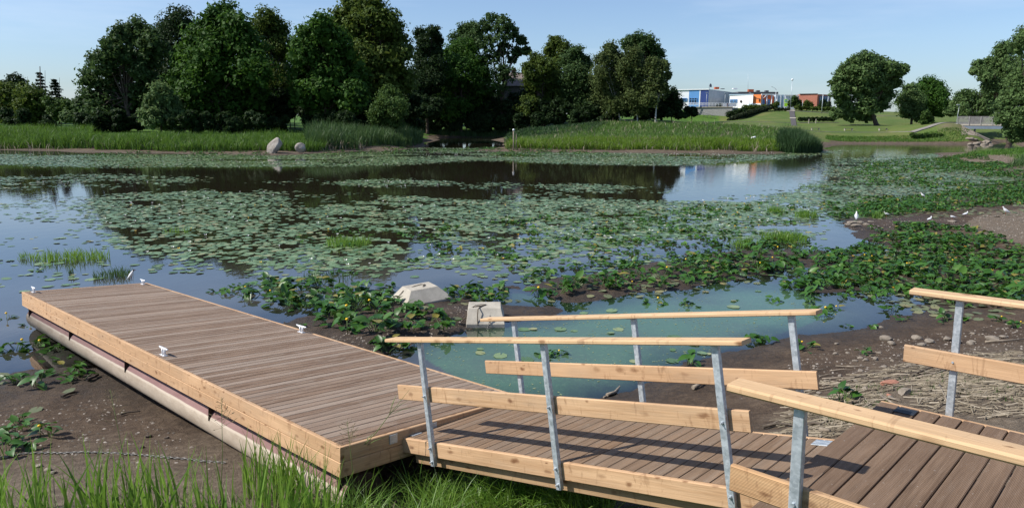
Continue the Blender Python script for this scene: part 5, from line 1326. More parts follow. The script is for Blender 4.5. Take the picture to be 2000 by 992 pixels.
def spruce(px, ytop, ybase, wpx, D, label):
    r = np.random.default_rng(px); top = at_y(px, ytop, D); bt = at_y(px, ybase, D); H = top[2] - bt[2]; Wd = wpx / F_PX * D
    root = empty('spruce_tree', (bt[0], D, hz(bt[0], D))); tag(root, label, 'spruce tree')
    Vs = []
    tiers = 15
    for i in range(tiers):
        t = i / tiers; z = bt[2] + H * (.1 + .9 * t); rad_ = Wd / 2 * (1 - t) ** .8 + .1
        for k in range(9):
            a = r.uniform(0, 6.28); n = 34; s = r.uniform(0, 1, n); L = rad_ * r.uniform(.7, 1.15)
            P = np.stack([bt[0] + np.cos(a) * s * L, D + np.sin(a) * s * L, z - .28 * L * s + .15 * L * s ** 3], -1) + r.normal(0, .10, (n, 3))
            Vs.append(leaf_quads(P, r.normal(0, .5, (n, 3)) + np.array([0, 0, 1]), np.full(n, .20), r))
    V = np.concatenate(Vs).reshape(-1, 3); n = len(V) // 4
    link('crown', mesh_np('crown', V, np.arange(4 * n).reshape(n, 4)), [LEAF['spruce']], root)
    f = MB(); f.tube([(bt[0], D, hz(bt[0], D) - .2), top], [.18, .02], 6); f.build('trunk', MAT['bark'], root)

# far left
tree('tree', 'low rounded tree at the far left edge behind the reeds', 'tree', [(18, 190, 30), (0, 205, 34), (38, 205, 28), (-25, 200, 36), (10, 225, 28)], 138, 'oak', .34, trunk=(15, 245))
tree('tree', 'low olive green tree between the far left edge tree and the pointed spruces', 'tree', [(60, 195, 30), (75, 210, 26), (48, 225, 28), (80, 232, 24)], 134, 'oak', .34, trunk=(60, 245))
tree('tree', 'small ragged treetop sticking up beyond the far left trees', 'tree', [(30, 158, 15), (20, 168, 13), (8, 170, 12), (45, 172, 14)], 150, 'dark', .3, trunk=(26, 245), gap=.6)
spruce(88, 138, 242, 50, 146, 'tall narrow spruce beside the bare pole at far left')
spruce(116, 152, 242, 54, 144, 'shorter spruce right of the bare pole spruce')
spruce(54, 150, 242, 20, 152, 'thin spruce tip left of the bare pole')
f = MB(); bq = at_y(82, 245, 141); tp = at_y(78, 130, 141); f.tube([(bq[0], 141, hz(bq[0], 141) - .2), tp], [.14, .07], 7); tag(f.build('bare_pole', MAT['bark']), 'bare dead trunk standing like a pole among the far left spruces', 'dead tree')
bush(118, 212, 24, 128, 'round green bush below the spruces at far left', 'bush', size=.28)
bush(143, 226, 17, 124, 'light green bush at the foot of the big ash on the left', 'willow', size=.26)
bush(30, 232, 22, 124, 'dark bush above the reeds at the far left edge', 'dark', size=.28)
bush(90, 240, 14, 122, 'low dark bush on the far left bank', 'dark', size=.26)
tree('ash_tree', 'broad ash tree with see-through crown at the left of the big wood', 'ash tree',
     [(266, 66, 30), (240, 72, 26), (222, 98, 30), (290, 92, 34), (200, 128, 30), (250, 112, 24), (182, 160, 30), (232, 150, 30), (215, 185, 38), (175, 195, 24), (190, 225, 30), (240, 205, 36), (275, 140, 26), (285, 120, 30), (286, 160, 24), (272, 188, 28), (300, 172, 22), (160, 208, 18), (200, 238, 22), (250, 238, 24)], 122, 'ash', .30, 1.0, trunk=(262, 250), thick=.42, gap=.55)
tree('willow_bush', 'grey green willow bush standing in front of the big maple', 'willow bush', [(316, 185, 26), (300, 205, 26), (332, 205, 26), (295, 232, 26), (325, 235, 30), (345, 225, 20)], 112, 'willow', .24, 1.0, trunk=(315, 262), thick=.16, droop=.5)
tree('tree', 'dark tree filling the gap behind the ash and the big maple', 'tree', [(352, 44, 30), (330, 60, 28), (312, 85, 30), (345, 95, 40), (305, 130, 36), (330, 160, 40)], 142, 'dark', .32, trunk=(335, 250), thick=.4)
tree('maple_tree', 'big dense maple, the tallest green crown of the left wood', 'maple tree',
     [(438, 36, 32), (415, 50, 32), (462, 60, 36), (392, 80, 36), (480, 95, 40), (368, 118, 36), (430, 100, 46), (405, 140, 46), (495, 145, 44), (355, 160, 34), (450, 165, 50), (375, 190, 38), (420, 215, 44), (490, 200, 46), (372, 228, 28), (465, 235, 36), (430, 190, 44), (435, 232, 34)], 120, 'maple', .32, 1.0, trunk=(430, 258), thick=.5)
tree('oak_tree', 'brownish crown rising between the big maple and the rounded maple', 'tree', [(525, 40, 26), (505, 58, 26), (545, 62, 28), (530, 85, 34), (555, 100, 30), (535, 130, 42), (515, 170, 44), (555, 165, 40), (540, 205, 40)], 134, 'oak', .32, trunk=(535, 250), thick=.4)
tree('maple_tree', 'rounded dark maple in the middle of the left wood above the clearing', 'maple tree', [(626, 58, 30), (604, 76, 30), (650, 78, 32), (592, 105, 32), (665, 105, 34), (625, 110, 40), (600, 145, 40), (655, 145, 44), (690, 150, 36), (600, 185, 36), (645, 190, 42), (690, 195, 38), (620, 215, 28), (640, 168, 44), (655, 218, 34)], 121, 'maple', .32, 1.0, trunk=(640, 250), thick=.45)
tree('oak_tree', 'very tall yellowish oak cut by the top edge of the photo', 'oak tree', [(692, 22, 34), (726, 26, 34), (668, 38, 26), (752, 50, 34), (700, 65, 42), (772, 80, 30), (740, 90, 42), (710, 120, 44), (768, 120, 36), (790, 105, 18), (745, 155, 46), (785, 160, 30), (715, 170, 40), (760, 195, 36)], 131, 'oak', .32, 1.0, trunk=(730, 250), thick=.5)
bush(762, 198, 30, 114, 'pale leafy bush below the tall oak', 'bush', [(760, 190, 24), (748, 212, 26), (775, 215, 26), (740, 232, 22), (770, 235, 22)], .26)
tree('tree', 'slender dark pair of treetops right of the tall oak', 'tree', [(822, 68, 16), (828, 88, 18), (846, 64, 15), (853, 82, 16), (848, 104, 18), (822, 112, 20), (850, 130, 22), (825, 145, 28), (810, 175, 34), (845, 165, 30), (830, 205, 34)], 168, 'dark', .36, trunk=(835, 250), thick=.35)
tree('tree', 'wide dark tree in front of the inlet between the slender pair and the open ash', 'tree', [(880, 112, 26), (908, 104, 28), (930, 128, 28), (870, 142, 30), (905, 145, 40), (940, 165, 34), (875, 180, 36), (920, 195, 40), (880, 215, 32)], 172, 'maple', .36, trunk=(900, 252), thick=.45)
tree('poplar_tree', 'pale green treetop rising behind the open ash', 'tree', [(906, 62, 18), (924, 60, 18), (895, 80, 20), (930, 82, 22), (912, 92, 22), (900, 110, 24)], 186, 'ash', .36, trunk=(912, 250), thick=.3)
tree('ash_tree', 'open airy ash with bare limbs and a long bough reaching right', 'ash tree', [(960, 44, 20), (985, 50, 20), (940, 58, 16), (1000, 70, 18), (975, 75, 22), (1018, 82, 12), (1028, 100, 10), (1010, 104, 12), (950, 85, 20), (985, 100, 18), (960, 115, 20), (1000, 118, 9), (985, 150, 24), (965, 170, 30)], 174, 'ash', .34, .9, trunk=(980, 250), thick=.38, gap=.8, clump=.30)
tree('tree', 'brownish green tree right of the old house', 'tree', [(1048, 122, 20), (1034, 140, 20), (1066, 135, 22), (1040, 162, 26), (1072, 165, 28), (1055, 195, 34), (1085, 200, 30), (1035, 215, 26)], 170, 'oak', .36, trunk=(1055, 250), thick=.35)
tree('tree', 'brown tinged treetop behind the tree right of the old house', 'tree', [(1084, 84, 16), (1100, 96, 18), (1074, 102, 16), (1092, 118, 22), (1080, 140, 26)], 188, 'oak', .38, trunk=(1088, 250), thick=.3)
tree('tree', 'mid green rounded tree left of the weeping birches', 'tree', [(1126, 106, 20), (1112, 124, 22), (1142, 128, 20), (1128, 150, 30), (1105, 165, 28), (1150, 165, 26), (1125, 195, 34), (1155, 205, 28)], 168, 'ash', .36, trunk=(1128, 250), thick=.35)
tree('poplar_tree', 'dense dark round crown standing up behind the weeping birches', 'poplar tree', [(1246, 82, 20), (1228, 88, 18), (1266, 86, 20), (1284, 104, 16), (1250, 108, 30), (1276, 125, 24), (1240, 140, 34)], 176, 'ash', .36, trunk=(1250, 250), thick=.4)
tree('birch_tree', 'weeping birch at the left of the birch group', 'birch tree', [(1192, 98, 20), (1178, 118, 20), (1204, 122, 24), (1172, 148, 22), (1196, 152, 26), (1210, 172, 26), (1180, 182, 26), (1200, 205, 24)], 160, 'birch', .32, trunk=(1213, 240), thick=.18, droop=1.1, bark='birch')
tree('birch_tree', 'weeping birch in the middle of the birch group', 'birch tree', [(1236, 108, 20), (1222, 130, 20), (1246, 138, 26), (1230, 160, 26), (1254, 172, 26), (1236, 195, 26), (1250, 212, 20)], 157, 'birch', .32, trunk=(1245, 240), thick=.18, droop=1.1, bark='birch')
tree('birch_tree', 'weeping birch with white trunk at the right end of the birch group', 'birch tree', [(1276, 128, 18), (1294, 130, 16), (1284, 150, 20), (1304, 148, 9), (1276, 172, 22), (1294, 172, 16), (1270, 196, 18)], 154, 'birch', .32, trunk=(1280, 240), thick=.19, droop=1.1, bark='birch')
tree('bush', 'dark round bush at the right end of the wood before the retaining wall', 'bush', [(1312, 188, 18), (1298, 200, 18), (1324, 205, 14), (1306, 218, 18), (1326, 224, 12), (1290, 222, 16)], 160, 'dark', .30, trunk=(1312, 240), thick=.12)
# shaded undergrowth of the wood
ug = [(460, 228, 24, 130, 'under the big maple'), (520, 225, 26, 130, 'left of the clearing'), (575, 215, 22, 133, 'at the left edge of the clearing'), (700, 225, 24, 129, 'right of the clearing'), (735, 215, 26, 127, 'under the tall oak'), (800, 215, 28, 150, 'left of the inlet head'),
      (850, 222, 28, 174, 'at the inlet head below the slender treetops'), (905, 228, 26, 175, 'behind the middle of the inlet'), (955, 226, 28, 174, 'below the open ash'), (1010, 222, 28, 172, 'below the old house'), (1062, 226, 26, 168, 'below the brownish tree by the house'), (1110, 222, 28, 166, 'left of the small sunlit gap'), (1165, 220, 28, 164, 'right of the small sunlit gap'), (1260, 222, 20, 162, 'behind the birch trunks'), (1215, 215, 24, 170, 'deep behind the birches'), (1345, 222, 12, 180, 'just left of the concrete wall')]
ug += [(172, 236, 20, 113, 'at the left foot of the broad ash'), (215, 238, 24, 115, 'under the left part of the broad ash'), (258, 240, 22, 116, 'around the trunk of the broad ash'), (352, 240, 20, 111, 'right of the grey green willow bush'), (392, 240, 24, 112, 'under the left part of the big maple'), (440, 242, 24, 113, 'around the trunk of the big maple'), (492, 242, 24, 114, 'right of the big maple trunk'), (538, 240, 18, 118, 'beside the left edge of the clearing, lower'), (640, 238, 24, 118, 'around the trunk of the rounded maple'), (680, 240, 24, 114, 'behind the shaded reeds'), (610, 236, 18, 121, 'right at the edge of the clearing'), (720, 238, 24, 118, 'behind the reeds of the point'), (800, 236, 24, 142, 'behind the tip of the reed point')]
ug += [(838, 242, 20, 171, 'at the left end of the inlet bank'), (875, 244, 20, 172, 'low on the inlet bank, left part'), (915, 244, 20, 172, 'low on the inlet bank, middle part'), (950, 244, 20, 172, 'low on the inlet bank, right part'), (990, 243, 20, 170, 'below the trunk of the open ash'), (1030, 242, 20, 167, 'below the old house, lower row'), (1070, 240, 20, 165, 'below the brownish tree, lower row'), (1142, 234, 18, 163, 'under the mid green rounded tree'), (1190, 230, 16, 162, 'under the left weeping birch')]  # row added so the wood floor behind the inlet looks shaded
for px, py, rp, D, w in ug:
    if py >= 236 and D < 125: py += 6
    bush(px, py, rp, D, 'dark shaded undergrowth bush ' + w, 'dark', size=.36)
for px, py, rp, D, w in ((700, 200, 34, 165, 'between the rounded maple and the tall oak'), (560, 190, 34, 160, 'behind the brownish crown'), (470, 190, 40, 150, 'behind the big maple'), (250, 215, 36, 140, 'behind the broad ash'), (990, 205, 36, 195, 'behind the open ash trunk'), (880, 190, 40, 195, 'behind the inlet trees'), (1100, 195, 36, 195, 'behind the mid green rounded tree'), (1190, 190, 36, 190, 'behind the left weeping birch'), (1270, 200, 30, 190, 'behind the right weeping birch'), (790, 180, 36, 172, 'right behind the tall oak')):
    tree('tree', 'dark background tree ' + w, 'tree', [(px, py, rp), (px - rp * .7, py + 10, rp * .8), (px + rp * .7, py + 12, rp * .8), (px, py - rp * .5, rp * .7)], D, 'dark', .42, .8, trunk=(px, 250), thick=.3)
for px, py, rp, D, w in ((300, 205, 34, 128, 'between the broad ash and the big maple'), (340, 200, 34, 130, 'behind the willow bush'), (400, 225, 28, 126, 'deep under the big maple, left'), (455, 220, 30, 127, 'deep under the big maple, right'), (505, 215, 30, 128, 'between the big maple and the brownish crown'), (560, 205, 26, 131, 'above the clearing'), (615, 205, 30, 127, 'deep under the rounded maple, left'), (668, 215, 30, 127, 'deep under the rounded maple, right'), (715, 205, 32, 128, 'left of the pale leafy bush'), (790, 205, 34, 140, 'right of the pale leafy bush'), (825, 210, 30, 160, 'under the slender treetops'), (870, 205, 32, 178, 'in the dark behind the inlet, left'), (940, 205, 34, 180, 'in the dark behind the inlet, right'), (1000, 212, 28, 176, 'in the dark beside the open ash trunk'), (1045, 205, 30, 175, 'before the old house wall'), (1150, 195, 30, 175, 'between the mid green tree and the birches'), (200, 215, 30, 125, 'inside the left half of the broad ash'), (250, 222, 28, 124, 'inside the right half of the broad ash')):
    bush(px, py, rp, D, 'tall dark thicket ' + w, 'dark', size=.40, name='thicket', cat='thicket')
# right side
tree('willow_tree', 'big broad silvery willow on the lawn right of the brick building', 'willow tree',
     [(1692, 122, 22), (1672, 130, 22), (1712, 128, 22), (1650, 142, 20), (1638, 160, 18), (1690, 145, 26), (1732, 138, 20), (1756, 138, 16), (1768, 134, 8), (1662, 165, 26), (1712, 160, 26), (1742, 160, 20), (1640, 182, 18), (1688, 180, 26), (1728, 185, 22), (1650, 205, 20), (1690, 208, 24), (1720, 205, 18), (1634, 222, 12), (1662, 226, 16), (1692, 228, 16)], 165, 'willow', .32, 1.0, trunk=(1713, 245), thick=.55, gap=.3)
tree('tree', 'dark rounded tree right behind the big willow', 'tree', [(1808, 168, 20), (1826, 172, 20), (1796, 185, 22), (1840, 188, 18), (1822, 198, 26), (1848, 205, 10), (1806, 215, 20), (1836, 218, 16)], 178, 'maple', .34, trunk=(1820, 245), thick=.35)
tree('tree', 'grey green tree squeezed between the big willow and the dark rounded tree', 'tree', [(1778, 178, 18), (1766, 198, 20), (1790, 205, 20), (1772, 220, 18), (1795, 228, 16)], 172, 'willow', .32, trunk=(1780, 245), thick=.3)
bush(1810, 234, 10, 150, 'small bright bush on the lawn below the dark rounded tree', 'bush', [(1810, 224, 9), (1803, 236, 9), (1817, 236, 9), (1810, 240, 9)], .22)
tree('willow_tree', 'willow behind the bridge railing, middle height', 'willow tree', [(1884, 190, 18), (1868, 205, 16), (1900, 200, 22), (1858, 218, 13), (1880, 218, 18), (1920, 215, 24), (1905, 232, 14), (1930, 180, 20), (1945, 205, 24)], 160, 'willow', .32, trunk=(1890, 245), thick=.3)
tree('willow_tree', 'tall willow with an arm of foliage reaching left above the bridge', 'willow tree', [(1912, 128, 13), (1902, 140, 9), (1932, 126, 16), (1950, 116, 18), (1960, 98, 18), (1925, 148, 18), (1945, 150, 24), (1975, 130, 26), (1965, 170, 30), (1935, 172, 18)], 140, 'willow', .30, trunk=(1975, 260), thick=.45)
tree('willow_tree', 'nearest willow filling the right edge in front of the bridge end', 'willow tree', [(1990, 90, 22), (2010, 70, 26), (2030, 120, 40), (1990, 150, 24), (1985, 185, 28), (2020, 190, 40), (1965, 205, 20), (1960, 232, 20), (1990, 230, 28), (1972, 255, 18), (2005, 258, 26), (1982, 268, 14), (2040, 240, 40)], 112, 'willow', .26, trunk=(2010, 285), thick=.4)
for px, w in ((1560, 18), ):
    pass
bush(1552, 200, 11, 208, 'green bush between the glass block and the brick building', 'bush', [(1552, 196, 9), (1545, 204, 8), (1560, 204, 9), (1556, 208, 7)], .26)
bush(1576, 205, 7, 207, 'reddish bush in front of the brick building', 'oak', [(1576, 202, 6), (1583, 206, 6), (1570, 207, 5)], .24)
bush(1612, 200, 9, 207, 'dark bush before the dark end of the brick building', 'dark', [(1608, 202, 8), (1616, 206, 8), (1604, 210, 7)], .26)
bush(1508, 207, 6, 206, 'small yellowish bush beside the columned porch', 'oak', [(1512, 206, 5), (1518, 203, 5), (1514, 211, 5)], .22)

# ------------------------------------------------------------------ hedges
def hedge(rows, label, leaf='hedge', size=.22, per=60):
    """rows: (px, py, r_px, D)"""
    Vs = []; rng = np.random.default_rng(int(rows[0][0]))
    for px, py, rp, D in rows:
        c = at_y(px, py, D); R = rp / F_PX * D
        d = rng.normal(0, 1, (per, 3)); d /= np.linalg.norm(d, axis=1, keepdims=True)
        Vs.append(leaf_quads(c + d * R * rng.uniform(.6, 1.05, (per, 1)) * np.array([1.1, 1, .85]), d + rng.normal(0, .6, (per, 3)), size * rng.uniform(.6, 1.2, per), rng))
        q = per // 3; Vs.append(leaf_quads(c + rng.normal(0, .3, (q, 3)) * R, rng.normal(0, 1, (q, 3)), np.full(q, size * 1.8), rng, .9))
    V = np.concatenate(Vs).reshape(-1, 3); n = len(V) // 4
    o = link('hedge', mesh_np('hedge', V, np.arange(4 * n).reshape(n, 4)), [LEAF[leaf]]); tag(o, label, 'hedge'); return o
rw = []
for i in range(26):
    t = i / 25; px = 1432 + 72 * t; ctr = 234 - 22 * t ** .8; rw += [(px, ctr - 1, 5.2 - 1.6 * abs(t - .4), 190 + 14 * t), (px + 3, ctr - 4, 4.2, 192 + 14 * t), (px - 8, ctr + 1, 3.4, 188 + 14 * t)]
hedge(rw, 'long dark hedge climbing the slope right of the concrete wall', per=90)
hedge([(1424 + i * 4.2, 223 + (i % 3) - i * .9, 7.5, 196) for i in range(8)], 'dark shrubs piled against the right end of the concrete wall', 'dark', .24, 110)
hedge([(1454 + i * 4, 209 + (i % 3), 5.5, 205) for i in range(12)], 'loose brownish hedge above the slope, below the white block', 'oak', .22, 70)
hedge([(1562 + i * 4.2, 232.5 + (i % 2), 4.2, 176) for i in range(17)], 'low clipped dark hedge right of the stairs', 'dark', .2, 80)
hedge([(1556 + i * 5, 210 + (i % 3) * .8 + i * .15, 4.2, 205) for i in range(15)], 'long low hedge along the top of the lawn before the brick building', 'oak', .22, 70)
hedge([(1404 + i * 2.4, 206 + (i % 2), 4.4, 204) for i in range(5)], 'dark bush growing over the top of the concrete wall', 'dark', .22, 90)
hedge([(1516 + i * 6, 213 + (i % 2), 3.4, 204) for i in range(5)], 'low dark hedge left of the stair head', 'hedge', .2, 60)
hedge([(1782 + i * 4.6, 264.5 + (i % 3) * .8, 4.2, 140) for i in range(13)], 'low tangled green hedge on the bank below the bridge path', 'bush', .2, 80)

# ------------------------------------------------------------------ buildings
def pmat(name, c, rough=.6, metal=0, var=.05): 
    if name not in MAT: MAT[name] = simple(name, c, rough, metal, var, .6)
    return MAT[name]
MAT['glass'] = simple('dark_glazing', (.035, .05, .075), .08, 0, .1, .3, 0, .6)
pmat('panel_white', (.70, .73, .76)); pmat('panel_sky', (.10, .27, .55)); pmat('panel_navy', (.028, .055, .20)); pmat('orange', (.78, .24, .07)); pmat('orange_dark', (.45, .10, .035)); pmat('roof_edge', (.10, .10, .11)); pmat('pale_blue', (.40, .52, .62))
def ribbed():
    t = NT('ribbed_metal'); o = t.obj(); s = t.n('SeparateXYZ', Vector=o)
    h = t.math('SINE', t.math('MULTIPLY', t.math('ADD', s.outputs[0], s.outputs[1]), 9.0)); n = t.noise(o, .4, 3)
    t.p(Base__Color=t.ramp(n, (.3, (.24, .28, .33)), (.7, (.31, .35, .40))), Roughness=.5, Metallic=.3); t.bump(h, .04, .7); return t.m
MAT['ribbed'] = ribbed()
def bricks():
    t = NT('red_brick'); o = t.obj(); s = t.n('SeparateXYZ', Vector=o)
    v = t.n('CombineXYZ', X=t.math('ADD', s.outputs[0], s.outputs[1]), Y=s.outputs[2])
    b_ = t.n('TexBrick', Vector=v); b_.inputs['Scale'].default_value = 3.5
    b_.inputs['Color1'].default_value = (.36, .10, .06, 1); b_.inputs['Color2'].default_value = (.44, .14, .085, 1); b_.inputs['Mortar'].default_value = (.36, .25, .2, 1)
    t.p(Base__Color=b_.outputs[0], Roughness=.9); return t.m
MAT['red_brick'] = bricks()
def XY(px, D): p = at_y(px, 210, D); return (p[0], D)
def Z(py, D, px=1450): return at_y(px, py, D)[2]
bld = empty('shop_building', (*XY(1400, 225), 7.6)); tag(bld, 'long low shop with white, blue and navy panels and grey metal side wall', 'shop building')
def fpart(name, foot, z0, z1, mat, parent):
    f = MB(); f.prism(foot, z0, z1); return f.build(name, MAT[mat], parent)
zb = 6.6; D0 = 222
zt = Z(175.5, D0, 1350)
def DF(px): return D0 + (1382.5 - px) * .085
c0, c1, c2, c3 = [XY(q_, DF(q_)) for q_ in (1300, 1344.5, 1364.5, 1382.5)]
c2b = XY(1366.6, DF(1366.6))
bk = lambda c, e=0: (c[0] + 5.6 + e, c[1] + 20)
far1 = XY(1453, 262)
fpart('white_panel_wall', [c0, c1, bk(c1), bk(c0)], zb, zt, 'panel_white', bld)
fpart('blue_panel_wall', [(c1[0] + .01, c1[1] - .03), (c2[0], c2[1] - .03), bk(c2), bk(c1, .01)], zb, zt, 'panel_sky', bld)
fpart('navy_panel_wall', [(c2b[0], c2b[1] - .02), c3, bk(c3, -.1), bk(c2b)], zb, zt, 'panel_navy', bld)
fpart('corner_strip', [(c2[0] + .01, c2[1] - .06), (c2b[0] - .01, c2b[1] - .06), bk(c2b, -.01), bk(c2, .01)], zb, zt - .02, 'panel_white', bld)
fpart('metal_side_wall', [(c3[0] + .02, D0 + .02), far1, (far1[0] - 2, far1[1] + 8), (c3[0] + 6, D0 + 22)], zb, zt + .15, 'ribbed', bld)
fpart('roof_trim', [(c0[0] - .2, c0[1] - .25), (c3[0] + .02, c3[1] - .25), (c3[0] + .15, c3[1] + .4), (c0[0] - .1, c0[1] + .4)], zt, zt + .28, 'panel_white', bld)
def win(px0, px1, y0, y1, D, parent, bars=3, D1=None):
    D1 = D if D1 is None else D1
    A, B = np.array(XY(px0, D)), np.array(XY(px1, D1)); zz0, zz1 = Z(y1, D, px0), Z(y0, D, px0)
    ux = (B - A) / np.linalg.norm(B - A); nn = np.array([ux[1], -ux[0]]); L = np.linalg.norm(B - A); u3 = np.array([*ux, 0]); n3 = np.array([*nn, 0]); z3 = np.array([0, 0, 1.])
    f = MB(); f.board(np.array([*A, (zz0 + zz1) / 2]) + n3 * .09, u3, z3, n3, L, zz1 - zz0, .08, .001); w = f.build('window', MAT['glass'], parent)
    f = MB()
    for i in range(bars + 1):
        q = A + ux * L * i / bars; f.board(np.array([*q, zz0 - .05]) + n3 * .15, z3, u3, n3, zz1 - zz0 + .1, .14, .1, .001)
    for zq in (zz0, zz0 + (zz1 - zz0) * .62, zz1): f.board(np.array([*A, zq]) + n3 * .155, u3, z3, n3, L, .12, .1, .001)
    f.build('frame', MAT['panel_sky'], w)
win(1346, 1360.5, 192, 202, DF(1346), bld, 3, DF(1360.5)); win(1330, 1341, 192.5, 198, DF(1330), bld, 2, DF(1341))
for px, w_, h_, nm in ((1397.5, 7.5, 4.0, 'orange_dark'), (1433, 8, 2, 'panel_white'), (1409, 6, 1.2, 'roof_edge')):
    D = 240; f = MB(); x = XY(px, D)[0]; zt2 = Z(173.5, D, px); f.box((x, D, zt2 + h_ / F_PX * D / 2 - .2), (w_ / F_PX * D, 1.5, h_ / F_PX * D)); f.build('roof_unit', MAT[nm], bld)
f = MB(); p = at_y(1385.5, 168, 230); f.tube([(p[0], 230, p[2] - 1.2), (p[0], 230, p[2])], .05, 6)
f.tube([(p[0] - .05, 230 - .05, p[2]), (p[0] + .25, 230 - .25, p[2] + .05), (p[0] + .35, 230 - .35, p[2] + .08)], [.1, .55, .62], 12); f.build('satellite_dish', MAT['roof_edge'], bld)
# white block with round window and arch
wb = empty('white_annex', (*XY(1450, 216), 7.4)); tag(wb, 'low white flat block with a round black window and a grey arch', 'annex building')
def DA(px): return 212.5 + (1469.6 - px) * .16
a, b_ = XY(1424, DA(1424)), XY(1469.6, DA(1469.6)); ZA = Z(186, 216)
fpart('wall', [a, b_, (b_[0] + 5, 236), (a[0] + 5, 236)], 6.6, ZA, 'white', wb)
f = MB(); f.prism([(a[0] - .15, a[1] - .2), (b_[0], b_[1] - .2), (b_[0], b_[1] + .3), (a[0] - .15, a[1] + .3)], ZA + .002, ZA + .2); f.build('roof_trim', MAT['pale_blue'], wb)
win(1426, 1439.5, 195, 200.3, DA(1426), wb, 2, DA(1439.5))
p = at_y(1447.6, 198.6, DA(1447.6)); ua = np.array([b_[0] - a[0], b_[1] - a[1], 0]); ua /= np.linalg.norm(ua); na = np.array([ua[1], -ua[0], 0])
f = MB(); f.tube([p + na * .12, p + na * .01], .36, 20); f.build('round_window', MAT['black'], wb)
f = MB(); c_ = np.array([b_[0], b_[1], 0]); R0 = 2.1
arc = [(-R0 * math.cos(rad(k * 9)), 7.6 + R0 * .74 * math.sin(rad(k * 9))) for k in range(11)]
for k in range(10):
    (x0, z0), (x1, z1) = arc[k], arc[k + 1]
    q = lambda x, z, e: tuple(c_ + ua * x + na * e + np.array([0, 0, z]))
    f.poly([q(x0, 6.9, .07), q(x1, 6.9, .07), q(x1, z1, .07), q(x0, z0, .07)]); f.poly([q(x0, z0, .07), q(x1, z1, .07), q(x1, z1, .005), q(x0, z0, .005)])
f.build('grey_arch', MAT['pale_blue'], wb)
# orange entrance with columned porch
oe = empty('entrance_block', (*XY(1490, 212), 7.3)); tag(oe, 'orange entrance block with white columned porch', 'entrance building')
DO = 213
a, b_, c_ = XY(1470, DO + .2), XY(1485, DO - 1.2), XY(1509, DO + 3)
fpart('orange_wall', [a, b_, (b_[0] + 4, 230), (a[0] + 4, 230)], 6.8, Z(185, DO), 'orange', oe)
f = MB(); f.prism([(a[0] - .02, a[1] - .05), (b_[0] + .02, b_[1] - .05), (b_[0] + .02, b_[1] - .005), (a[0] - .02, a[1] - .005)], 6.8, Z(202.3, DO)); f.build('white_plinth', MAT['white'], oe)
fpart('porch_back_wall', [(b_[0] + .02, DO + 2.5), (c_[0], DO + 2.5), (c_[0], 231), (b_[0] + .02, 231)], 6.8, Z(186, DO), 'orange_dark', oe)
f = MB(); a2_, b2_ = XY(1486.2, DO - 1), XY(1519, DO - 1)
f.prism([(a2_[0], DO - 1), (b2_[0], DO - 1), (b2_[0], DO - .4), (a2_[0], DO - .4)], Z(185.6, DO - 1), Z(183.6, DO - 1)); f.build('porch_beam', MAT['white'], oe)
for px in (1487, 1496.5, 1506, 1515.5):
    f = MB(); x = XY(px, DO - .7)[0]; f.tube([(x, DO - .7, 6.8), (x, DO - .7, Z(185.8, DO))], .16, 10); f.build('column', MAT['white'], oe)
f = MB(); p0_, p1_ = at_y(1489, 194, DO - .2), at_y(1497, 186.5, DO - .2); f.tube([p0_, p1_], .12, 6); f.build('diagonal_brace', MAT['white'], oe)
win(1499, 1502, 195, 206, DO + 2.5, oe, 1)
f = MB(); p = at_y(1491, 199, DO + .3)
f.prism([(p[0] - .35, DO + .2), (p[0] + .35, DO + .2), (p[0] + .35, DO + .3), (p[0] - .35, DO + .3)], 7.0, p[2] + .6); f.build('blue_banner', pmat('banner_blue', (.18, .3, .6)), oe)
f = MB(); p = at_y(1480.5, 193, DO - 1.1); f.box((p[0], DO - 1.1, p[2]), (.9, .25, .15)); f.box((p[0] + .35, DO - 1.1, p[2] - .4), (.12, .12, .7)); f.build('wall_lamp', MAT['roof_edge'], oe)
fpart('glass_wing', [XY(1516, DO + 1), XY(1532.5, DO + 1), (XY(1532.5, DO + 1)[0], 232), (XY(1516, DO + 1)[0], 232)], 6.6, Z(185, DO), 'pale_blue', oe)
f = MB()
for px in (1517, 1524, 1531):
    f.box((XY(px, DO + .9)[0], DO + .9, (6.6 + Z(185, DO)) / 2), (.25, .1, Z(185, DO) - 6.6))
f.build('wing_mullions', MAT['white'], oe)
# dark long block behind
db = empty('dark_block', (*XY(1485, 270), 8)); tag(db, 'long dark flat roofed block seen behind the entrance block', 'background building')
fpart('wall', [XY(1440, 266), XY(1518, 266), (XY(1518, 266)[0], 285), (XY(1440, 266)[0], 285)], 7, Z(179.8, 266, 1480), 'roof_edge', db)
for px, py in ((1466, 177.5), (1480, 179.4), (1497, 179.6)):
    f = MB(); p = at_y(px, py, 268); f.box((p[0], 268, p[2]), (1.9 if px == 1466 else 1.1, 1.5, .9)); f.build('roof_unit', MAT['orange_dark' if px == 1466 else 'roof_edge'], db)
f = MB(); p0_ = at_y(1461, 181, 262); p1_ = at_y(1461, 146, 262); f.tube([p0_, p1_], [.06, .03], 5); f.build('aerial', MAT['galv'], db)
